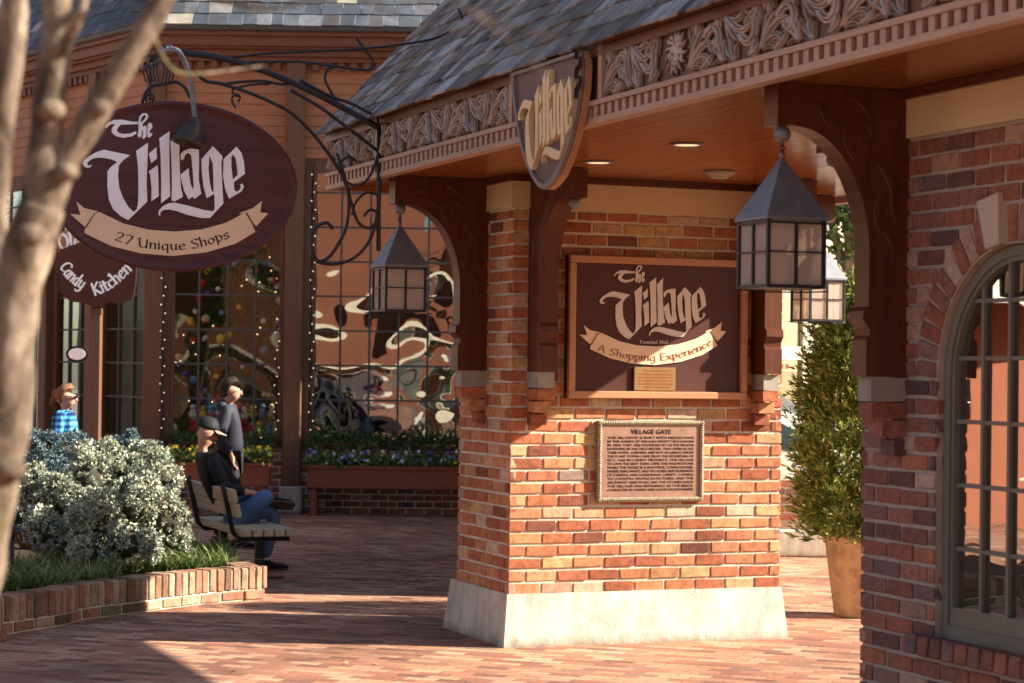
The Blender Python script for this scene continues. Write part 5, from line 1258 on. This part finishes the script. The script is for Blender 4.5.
skin('jeans', sub(J, ['pel', 'hiR', 'kR', 'aR', 'hiL', 'kL', 'aL']), [('pel', 'hiR'), ('hiR', 'kR'), ('kR', 'aR'), ('pel', 'hiL'), ('hiL', 'kL'), ('kL', 'aL')], 'denim', man, 1, .014)
shoe(man, (.22, .07, .0), (.48, .09, .0)); shoe(man, (.245, .06, .60), (.49, -.05, .58), (.1, .75, .65))

def stander(label, loc, rz, h, top, legs, hairm, kind, group=None, stride=.0, arms='down', sg=False, extra=None, hatk=None):
    s = h/1.75
    def q_(x, y, z, *r): return (x*s, y*s, z*s, *[k*s for k in r])
    J = {'pel': q_(0, 0, .95, .12, .145), 'spi': q_(-.01, 0, 1.13, .115, .14), 'che': q_(-.01, 0, 1.32, .12, .16), 'nb': q_(-.02, 0, 1.47, .06),
     'shR': q_(-.02, -.18, 1.42, .058), 'shL': q_(-.02, .18, 1.42, .058), 'hiR': q_(0, -.09, .90, .09), 'hiL': q_(0, .09, .90, .09),
     'kR': q_(.04+stride*.5, -.09, .50, .06), 'aR': q_(-.0+stride, -.09, .10, .042), 'kL': q_(.03-stride*.3, .09, .50, .06), 'aL': q_(-.03-stride, .09, .11, .042)}
    if arms == 'pocket': J.update({'elR': q_(-.10, -.25, 1.15, .048), 'wrR': q_(.04, -.17, .97, .034), 'elL': q_(-.10, .25, 1.15, .048), 'wrL': q_(.04, .17, .97, .034)})
    elif arms == 'bent': J.update({'elR': q_(-.03, -.24, 1.14, .045), 'wrR': q_(.20, -.20, 1.16, .032), 'elL': q_(-.03, .24, 1.14, .045), 'wrL': q_(.20, .18, 1.18, .032)})
    else: J.update({'elR': q_(-.05, -.24, 1.14, .045), 'wrR': q_(.05, -.25, .90, .032), 'elL': q_(-.05, .24, 1.14, .045), 'wrL': q_(.05, .25, .90, .032)})
    Es = [('pel', 'spi'), ('spi', 'che'), ('che', 'nb'), ('che', 'shR'), ('shR', 'elR'), ('elR', 'wrR'), ('che', 'shL'), ('shL', 'elL'), ('elL', 'wrL'), ('pel', 'hiR'), ('hiR', 'kR'), ('kR', 'aR'), ('pel', 'hiL'), ('hiL', 'kL'), ('kL', 'aL')]
    JB = {k: (v[0], v[1], v[2], *[r*(.9 if k[:2] == 'wr' else .42 if k[:2] == 'sh' else .55) for r in v[3:]]) for k, v in J.items()}; EB = list(Es)
    fd = (1, .1, -.2) if arms == 'bent' else (.15, 0, -1); hand(JB, EB, J['wrR'][:3], 1, fd, (.3, 0, -1) if arms == 'bent' else (1, 0, 0), 'R'); hand(JB, EB, J['wrL'][:3], -1, fd, (.3, 0, -1) if arms == 'bent' else (1, 0, 0), 'L')
    fr = head(JB, EB, 'nb', (-.01*s, 0, 1.52*s), (.015*s, 0, 1.635*s), (1, 0, -.08))
    o = skin('person', JB, EB, 'skin', None); o.location = loc; o.rotation_euler = (0, 0, rz); tag(o, label, 'person', group)
    face_bits(o, fr, hairm, kind)
    if sg: shades(o, fr)
    TJ = sub(J, ['pel', 'spi', 'che', 'shR', 'elR', 'shL', 'elL']); TJ['wR'] = tuple(J['elR'][i]+(J['wrR'][i]-J['elR'][i])*.92 for i in range(3))+(.038*s,); TJ['wL'] = tuple(J['elL'][i]+(J['wrL'][i]-J['elL'][i])*.92 for i in range(3))+(.038*s,); TJ['col'] = q_(-.02, 0, 1.465, .064)
    skin('jacket', TJ, [('pel', 'spi'), ('spi', 'che'), ('che', 'shR'), ('shR', 'elR'), ('elR', 'wR'), ('che', 'shL'), ('shL', 'elL'), ('elL', 'wL'), ('che', 'col')], top, o, 1, .022)
    skin('trousers', sub(J, ['pel', 'hiR', 'kR', 'aR', 'hiL', 'kL', 'aL']), [('pel', 'hiR'), ('hiR', 'kR'), ('kR', 'aR'), ('pel', 'hiL'), ('hiL', 'kL'), ('kL', 'aL')], legs, o, 1, .012)
    for n in 'RL': a = J['a'+n]; shoe(o, (a[0]-.06, a[1], a[2]-.10*s), (a[0]+.19, a[1]*1.1, a[2]-.10*s))
    if extra == 'hood': q = MB(); q.ball(Vector(q_(-.085, 0, 1.47)), .085*s, 12, (.8, 1.15, .8)); q.build('hood', top, o)
    return o
stander('man in a dark hoodie and dark trousers walking past the shop window', (-2.84, 22.2, 0), 0.05, 1.70, 'hood', 'black', 'haird', 'short', arms='pocket', stride=.10, extra='hood')
stander('woman with tied-back auburn hair, sunglasses and a blue plaid shirt', (-4.58, 22.6, 0), -.1, 1.60, 'plaid', 'denim', 'hairb', 'bun', stride=.08, sg=True)
gs = 'added figures behind the right window standing in for reflected people'  # figures added behind the glass in place of people mirrored in it
stander('added dark-clothed figure in a cap behind the right window, standing in for a reflection', (-2.28, 28.5, .3), -1.4, 1.62, 'black', 'black', 'black', 'cap', gs, arms='down')
stander('added figure in a purple jacket behind the right window, standing in for a reflection', (-1.88, 28.6, .3), -1.9, 1.55, 'purple', 'denim', 'silver', 'short', gs, arms='bent')
stander('added figure in a red jacket behind the right window, standing in for a reflection', (-1.60, 28.45, .3), -1.2, 1.52, 'red', 'black', 'haird', 'short', gs, arms='bent')

# ================================================================ POTTED CONIFER
pc_ = ground(862, 616); pot = thing('flower_pot', 'tapered terracotta pot holding the conifer', 'pot', tuple(pc_))
q = MB(); q.lathe([(0, 0), (.21, 0), (.215, .03), (.285, .55), (.30, .56), (.305, .62), (.27, .625), (.265, .56), (0, .55)], (0, 0, 0), 32); q.build('pot_body', 'terracotta', pot)
q = MB(); q.lathe([(0, .575), (.262, .57)], (0, 0, 0), 24); q.build('soil', 'soil', pot)
cn = thing('potted_conifer', 'bushy upright conifer growing in the terracotta pot', 'conifer', (pc_.x, pc_.y, .57))
q = MB(); q.tube([(0, 0, 0), (.01, 0, .9), (0, 0, 2.0)], [.035, .025, .006], 8); q.build('trunk', 'spine', cn)
q = MB(); rng = RND(17)
for _ in range(2100):
    z = rng.uniform(.02, 1.95); R_ = (.56*(1-((z-.65)/1.42)**2) if z > .65 else .56-.20*(.65-z))*(1+.22*noise.noise(Vector((z*3, 0, 5)))); R_ = max(.06, R_)
    a = rng.uniform(0, 6.28); k = rng.uniform(.35, 1.05)**.6; o_ = Vector((cos(a), sin(a), 0)); p0 = o_*R_*k*.75+Vector((0, 0, z-.05)); tip = (o_*rng.uniform(.5, 1)+Vector((rng.gauss(0, .3), rng.gauss(0, .3), rng.uniform(.1, 1)))).normalized()*rng.uniform(.14, .30)
    for j in range(20):
        t = rng.uniform(.1, 1); c = p0+tip*t; d = (tip.normalized()+Vector((rng.gauss(0, .42), rng.gauss(0, .42), rng.gauss(0, .4)))).normalized(); s = rng.uniform(.05, .10)*(1.2-t*.5); e = d.orthogonal().normalized(); e.rotate(Matrix.Rotation(rng.uniform(0, 6.28), 3, d)); e *= s*.11
        q.add([c, c+d*s*.5+e, c+d*s, c+d*s*.5-e], [(0, 1, 2, 3)])
q.build('foliage', 'pleaf', cn)

# ================================================================ BEYOND THE PASSAGE
lw = thing('low_brick_wall', 'low brick wall on a pale kerb beyond the passage', 'wall', (2.3, 22., 0))
q = MB(); q.box((0, -.08, 0), (6, .32, .275), .02); q.build('kerb', 'plinth', lw)
q = MB(); q.box((.01, .01, .276), (5.99, .24, .775)); q.build('mortar_core', 'mortar', lw)
q = MB(); bricks(q, (0, 0), (1, 0), (0, -1), 6, .28, .78, 55); q.build('brickwork', 'brick2', lw)
cb_ = thing('cream_shop', 'cream framed shop front in the sun beyond the passage', 'shop', (2.6, 29.6, 0), radians(28))
q = MB(); q.box((0, .1, 0), (9, 6, .9)); q.box((0, .1, 3.4), (9, 6, 6.5)); q.box((0, .1, .9), (.4, 6, 3.4)); q.build('wall', 'cream', cb_)
q = MB(); q.box((.4, .6, .9), (9, .7, 3.4)); q.build('interior', 'interior', cb_)
for i in range(7):
    x = .42+i*1.2; q = MB()
    q.box((x, 0, .9), (x+.17, .14, 3.4)); q.box((x+.171, .01, 2.02), (x+1.199, .13, 2.20)); q.box((x+.171, .012, .9), (x+1.199, .13, 1.02)); q.box((x+.171, .012, 3.2), (x+1.199, .13, 3.4)); o = q.build('window', 'cream', cb_)
    q = MB(); q.box((x+.17, .07, 1.0), (x+1.2, .08, 3.3)); q.build('pane', 'winglass', o)
q = MB(); q.box((.62, -.02, 1.86), (1.5, .0, 1.99)); o = q.build('hanging_sign', 'gold', cb_)
q = MB(); rng = RND(2)
for i in range(8): q.box((.68+i*.09, -.024, 1.89), (.74+i*.09, -.0205, 1.96))
q.build('lettering', 'rust', o)
# parked car
def car(loc, rz, label):
    t = thing('parked_car', label, 'car', loc, rz)
    side = [(-2.15, .35), (-2.18, .62), (-2.05, .86), (-1.75, .93), (-1.25, 1.36), (-.95, 1.43), (.25, 1.43), (.55, 1.38), (1.15, .98), (1.95, .86), (2.15, .66), (2.15, .38), (1.75, .30), (-1.8, .30)]
    q = MB(); n = len(side); W = .86; vs = []
    for (y, k) in ((-W, 0), (-W+.05, 1), (W-.05, 1), (W, 0)):
        for (a, b_) in side: tz = max(0, (b_-.9)/.5); yy = y*(1-.2*tz); vs.append((a*(1 if k else .985), yy, b_ if k else b_-.02))
    fs_ = [(j*n+i, j*n+(i+1) % n, (j+1)*n+(i+1) % n, (j+1)*n+i) for j in range(3) for i in range(n)]+[tuple(range(n))[::-1], tuple(3*n+i for i in range(n))]
    q.add(vs, fs_); q.build('body', 'carpaint', t)
    for s in (-1, 1):
        q = MB()
        for poly in ([(-1.55, .97), (-1.15, 1.32), (-.42, 1.36), (-.42, .97)], [(-.36, .97), (-.36, 1.36), (.22, 1.36), (.95, .99)]):
            q.add([(a, s*(W*(1-.2*max(0, (b_-.9)/.5))+.012), b_) for a, b_ in poly], [(0, 1, 2, 3)])
        q.build('side_window', 'carglass', t)
    q = MB(); q.add([(.62, -.62, 1.355), (.62, .62, 1.355), (1.17, .7, 1.0), (1.17, -.7, 1.0)], [(0, 1, 2, 3)]); q.build('windscreen', 'carglass', t)
    for (x, y) in ((-1.35, -.8), (-1.35, .8), (1.35, -.8), (1.35, .8)):
        w_ = MB(); w_.tube([(x, y-.1, .32), (x, y+.1, .32)], .32, 22); o = w_.build('wheel', 'black', t); w_ = MB(); w_.tube([(x, y-.11, .32), (x, y+.11, .32)], .19, 14); w_.build('rim', 'silver', o)
    for y in (-.62, .62): q = MB(); q.ball((2.1, y, .66), .11, 10, (.5, 1.3, .8)); q.build('headlight', 'f_white', t)
    return t
M['carpaint'] = mat_simple('cream car paint', (.62, .60, .52), .2, .04, 3, 0); M['carglass'] = mat_simple('car glass', (.03, .045, .04), .08, .1, 3, 0)
car((2.55, 25.2, 0), .12, 'pale cream parked car behind the low brick wall')

def big_tree(label, loc, h, r, seed, mat='tree', n=5200, group='trees around the court', leaf=.16):
    t = thing('broadleaf_tree', label, 'tree', loc, group=group); rng = RND(seed)
    q = MB(); q.tube([(0, 0, 0), (.1, 0, h*.3), (0, .1, h*.6), (0, 0, h*.85)], [.2, .16, .1, .03], 10); cs = []
    for i in range(13):
        a = rng.uniform(0, 6.28); z = h*rng.uniform(.35, .92); k = r*rng.uniform(.3, .8); c = Vector((cos(a)*k, sin(a)*k, z)); cs.append((c, r*rng.uniform(.28, .5))); q.tube([(0, 0, z*.7), c*.5+Vector((0, 0, z*.4)), c], [.08, .05, .02], 6)
    q.build('trunk', 'spine', t)
    q = MB()
    def gen(r_): c, k = cs[r_.randrange(len(cs))]; d = Vector((r_.gauss(0, 1), r_.gauss(0, 1), r_.gauss(0, .8))).normalized(); return c+d*k*r_.random()**.4
    leaves(q, gen, n, leaf, rng, .5); q.build('crown', mat, t)
big_tree('dark leafy tree rising behind the cream shop', (5.6, 33.0, 0), 8.5, 2.2, 4)
big_tree('leafy green tree over the far end of the passage, in front of the cream shop', (4.15, 27.0, 0), 8.4, 1.35, 41, n=9000, leaf=.13)
big_tree('dark leafy tree in the left background beyond the shops', (-10.5, 36, 0), 9, 2.6, 5)

# buildings and trees behind the camera: what the shop glass reflects
def block(name, label, loc, rz, w, d, h, mat, cols=5, rows=3, awn=None):
    t = thing(name, label, 'building', loc, rz)
    q = MB(); q.box((-w/2, 0, 0), (w/2, d, h)); q.box((-w/2-.2, -.2, h), (w/2+.2, d+.2, h+.3)); q.build('wall', mat, t)
    for i in range(cols):
        for j in range(rows):
            x = -w/2+(i+.5)*w/cols; z = 1.0+j*3.0
            q = MB(); 
            if z+1.9 < h:
                q.box((x-.65, -.07, z), (x+.65, -.001, z+1.9)); o = q.build('window', 'cream', t); q = MB(); q.box((x-.55, -.09, z+.1), (x-.03, -.071, z+1.8)); q.box((x+.03, -.09, z+.1), (x+.55, -.071, z+1.8)); q.build('pane', 'carglass', o)
    if awn: q = MB(); q.add([(-w/2, 0, 3.3), (w/2, 0, 3.3), (w/2, -1.3, 2.7), (-w/2, -1.3, 2.7)], [(0, 1, 2, 3)]); q.build('awning', awn, t)
    return t
block('brick_building', 'orange stucco building across the street behind the viewpoint', (-7.5, -24, 0), radians(180-35), 14, 8, 11, 'orange', 5, 1, 'cream')
block('stucco_building', 'sunlit orange stucco building left of the court', (-13.5, 20, 0), radians(90-8), 16, 7, 7, 'orange', 6, 2, 'cream')
big_tree('leafy tree in front of the orange building behind the viewpoint', (-14, -13, 0), 8, 2.6, 14)
big_tree('second leafy tree behind the viewpoint, nearer the street', (-9.5, -16, 0), 7, 1.6, 15, n=2600)
car((-5, -9, 0), .2, 'cream car parked on the street behind the viewpoint')
for i, (x, y) in enumerate(((-9.0, 16.5), (-8.4, 18.2))):
    t = thing('patio_table', 'small round patio table '+('nearer' if i == 0 else 'farther from')+' the raised bed, left of the court', 'table', (x, y, 0), group='patio tables')
    q = MB(); q.lathe([(0, .70), (.4, .70), (.4, .73), (0, .73)], (0, 0, 0), 20); q.build('tabletop', 'bench', t)
    q = MB(); q.lathe([(.25, 0), (.25, .02), (.03, .04), (.03, .70)], (0, 0, 0), 14); q.build('pedestal', 'iron', t)

# ================================================================ FOREGROUND TREE (out of focus, at the left edge)
tr = thing('crape_myrtle', 'slender pale-barked tree with forking bare stems at the left edge, close to the viewpoint', 'tree', (-.93, 4.0, 0))
def T(px, py, y=4.): w_ = on_y(px, py, y); return (w_.x+.93, w_.y-4., w_.z)
def limb(pts, rad, name='branch'):
    p = smooth_path(pts, 6); n_ = len(p); rr = [rad[min(int(i/(n_-1)*(len(rad)-1)), len(rad)-2)]*(1-((i/(n_-1)*(len(rad)-1)) % 1 if i < n_-1 else 1))+rad[min(int(i/(n_-1)*(len(rad)-1)), len(rad)-2)+1]*((i/(n_-1)*(len(rad)-1)) % 1 if i < n_-1 else 1) for i in range(n_)]
    rr = [r*(1+.22*noise.noise(Vector(p[i])*13+Vector((len(pts), 0, 0)))) for i, r in enumerate(rr)]
    q = MB(); q.tube(p, rr, 12); return q.build(name, 'bark', tr)
limb([(-.16, 0, -.02), (-.14, 0, .5), T(-45, 683), T(-22, 560), T(0, 450), T(12, 340), T(22, 270), T(42, 205)], [.062, .055, .050, .048, .048, .046, .046, .040], 'trunk')
for (x, y, r_) in ((30, 235, .030), (66, 172, .022), (50, 110, .026), (8, 470, .030), (100, 108, .018)): c = Vector(T(x, y, 3.97)); q = MB(); q.ball(c, r_, 12, (1.1, .9, .8)); q.build('knot', 'bark', tr)
limb([T(36, 240), T(44, 160), T(50, 90), T(58, 30), T(56, -60), T(70, -220)], [.040, .034, .030, .030, .026, .015])
limb([T(36, 225), T(62, 168), T(92, 118), T(124, 64), T(160, 5), T(200, -70), T(230, -200)], [.038, .030, .027, .026, .024, .018, .01])
limb([T(10, 330, 4.1), T(-8, 220, 4.1), T(0, 120, 4.1), T(12, 40, 4.1), T(10, -60, 4.1), T(-20, -220, 4.2)], [.034, .030, .030, .027, .024, .012])
limb([T(54, 60, 4.), T(80, 15, 3.9), T(90, -40, 3.9)], [.014, .008, .004], 'twig')
limb([T(170, -40), T(330, -60, 3.4), T(470, 10, 3.0), T(560, 40, 2.8), T(640, 58, 2.7)], [.010, .004, .0022, .0016, .001], 'twig')
limb([T(165, -20, 3.9), T(260, 8, 3.4), T(345, -6, 3.1), T(430, 30, 2.9), T(500, 20, 2.8)], [.009, .0035, .0022, .0015, .001], 'twig')
limb([T(150, 30, 4.1), T(166, 62, 4.2), T(190, 74, 4.3), T(262, 66, 4.5)], [.006, .004, .0028, .0015], 'twig')
limb([T(470, 10, 3.), T(520, 50, 2.9), T(545, 75, 2.8)], [.002, .0014, .001], 'twig')
# ================================================================ CAMERA, LIGHT, RENDER
cam = bpy.data.cameras.new('camera'); co_ = bpy.data.objects.new('camera', cam); COL.objects.link(co_)
cam.lens = F/1024*36; cam.sensor_width = 36; cam.clip_start = .1; cam.clip_end = 500
fw_ = Vector((0, cos(PT), sin(PT))); u0_ = Vector((0, -sin(PT), cos(PT)))
rt_ = Vector((cos(RO), 0, 0))+u0_*sin(RO); up_ = Vector((-sin(RO), 0, 0))+u0_*cos(RO)
co_.matrix_world = Matrix(((rt_.x, up_.x, -fw_.x, 0), (rt_.y, up_.y, -fw_.y, 0), (rt_.z, up_.z, -fw_.z, EYE), (0, 0, 0, 1)))
cam.dof.use_dof = True; cam.dof.focus_distance = 14.5; cam.dof.aperture_fstop = 4.0
SC.camera = co_
LU, LV, LZ = -.43, -1., -.605
ld = Vector((U[0]*LU+V[0]*LV, U[1]*LU+V[1]*LV, LZ)).normalized()
sl = bpy.data.lights.new('sun', 'SUN'); so = bpy.data.objects.new('sun', sl); COL.objects.link(so)
sl.energy = 16.0; sl.angle = radians(.5); sl.color = (1, .90, .76); so.rotation_euler = ld.to_track_quat('-Z', 'Y').to_euler(); so.location = (30, 0, 30)
w = bpy.data.worlds.new('World'); SC.world = w; w.use_nodes = True; nt = w.node_tree; nt.nodes.clear()
sk = nt.nodes.new('ShaderNodeTexSky'); sk.sky_type = 'NISHITA'; sk.sun_disc = False
sk.sun_elevation = math.asin(-ld.z); sk.sun_rotation = atan2(-ld.x, -ld.y); sk.air_density = 1.; sk.dust_density = 1.5
bg = nt.nodes.new('ShaderNodeBackground'); bg.inputs[1].default_value = .20; wo = nt.nodes.new('ShaderNodeOutputWorld')
nt.links.new(sk.outputs[0], bg.inputs[0]); nt.links.new(bg.outputs[0], wo.inputs[0])
SC.view_settings.view_transform = 'Standard'; SC.view_settings.look = 'None'; SC.view_settings.exposure = 0
SC.render.engine = 'CYCLES'; SC.cycles.max_bounces = 8; SC.cycles.diffuse_bounces = 4; SC.cycles.transparent_max_bounces = 12; SC.cycles.caustics_reflective = False; SC.cycles.caustics_refractive = False; SC.cycles.sample_clamp_indirect = 6
SC.render.resolution_x = 1024; SC.render.resolution_y = 683
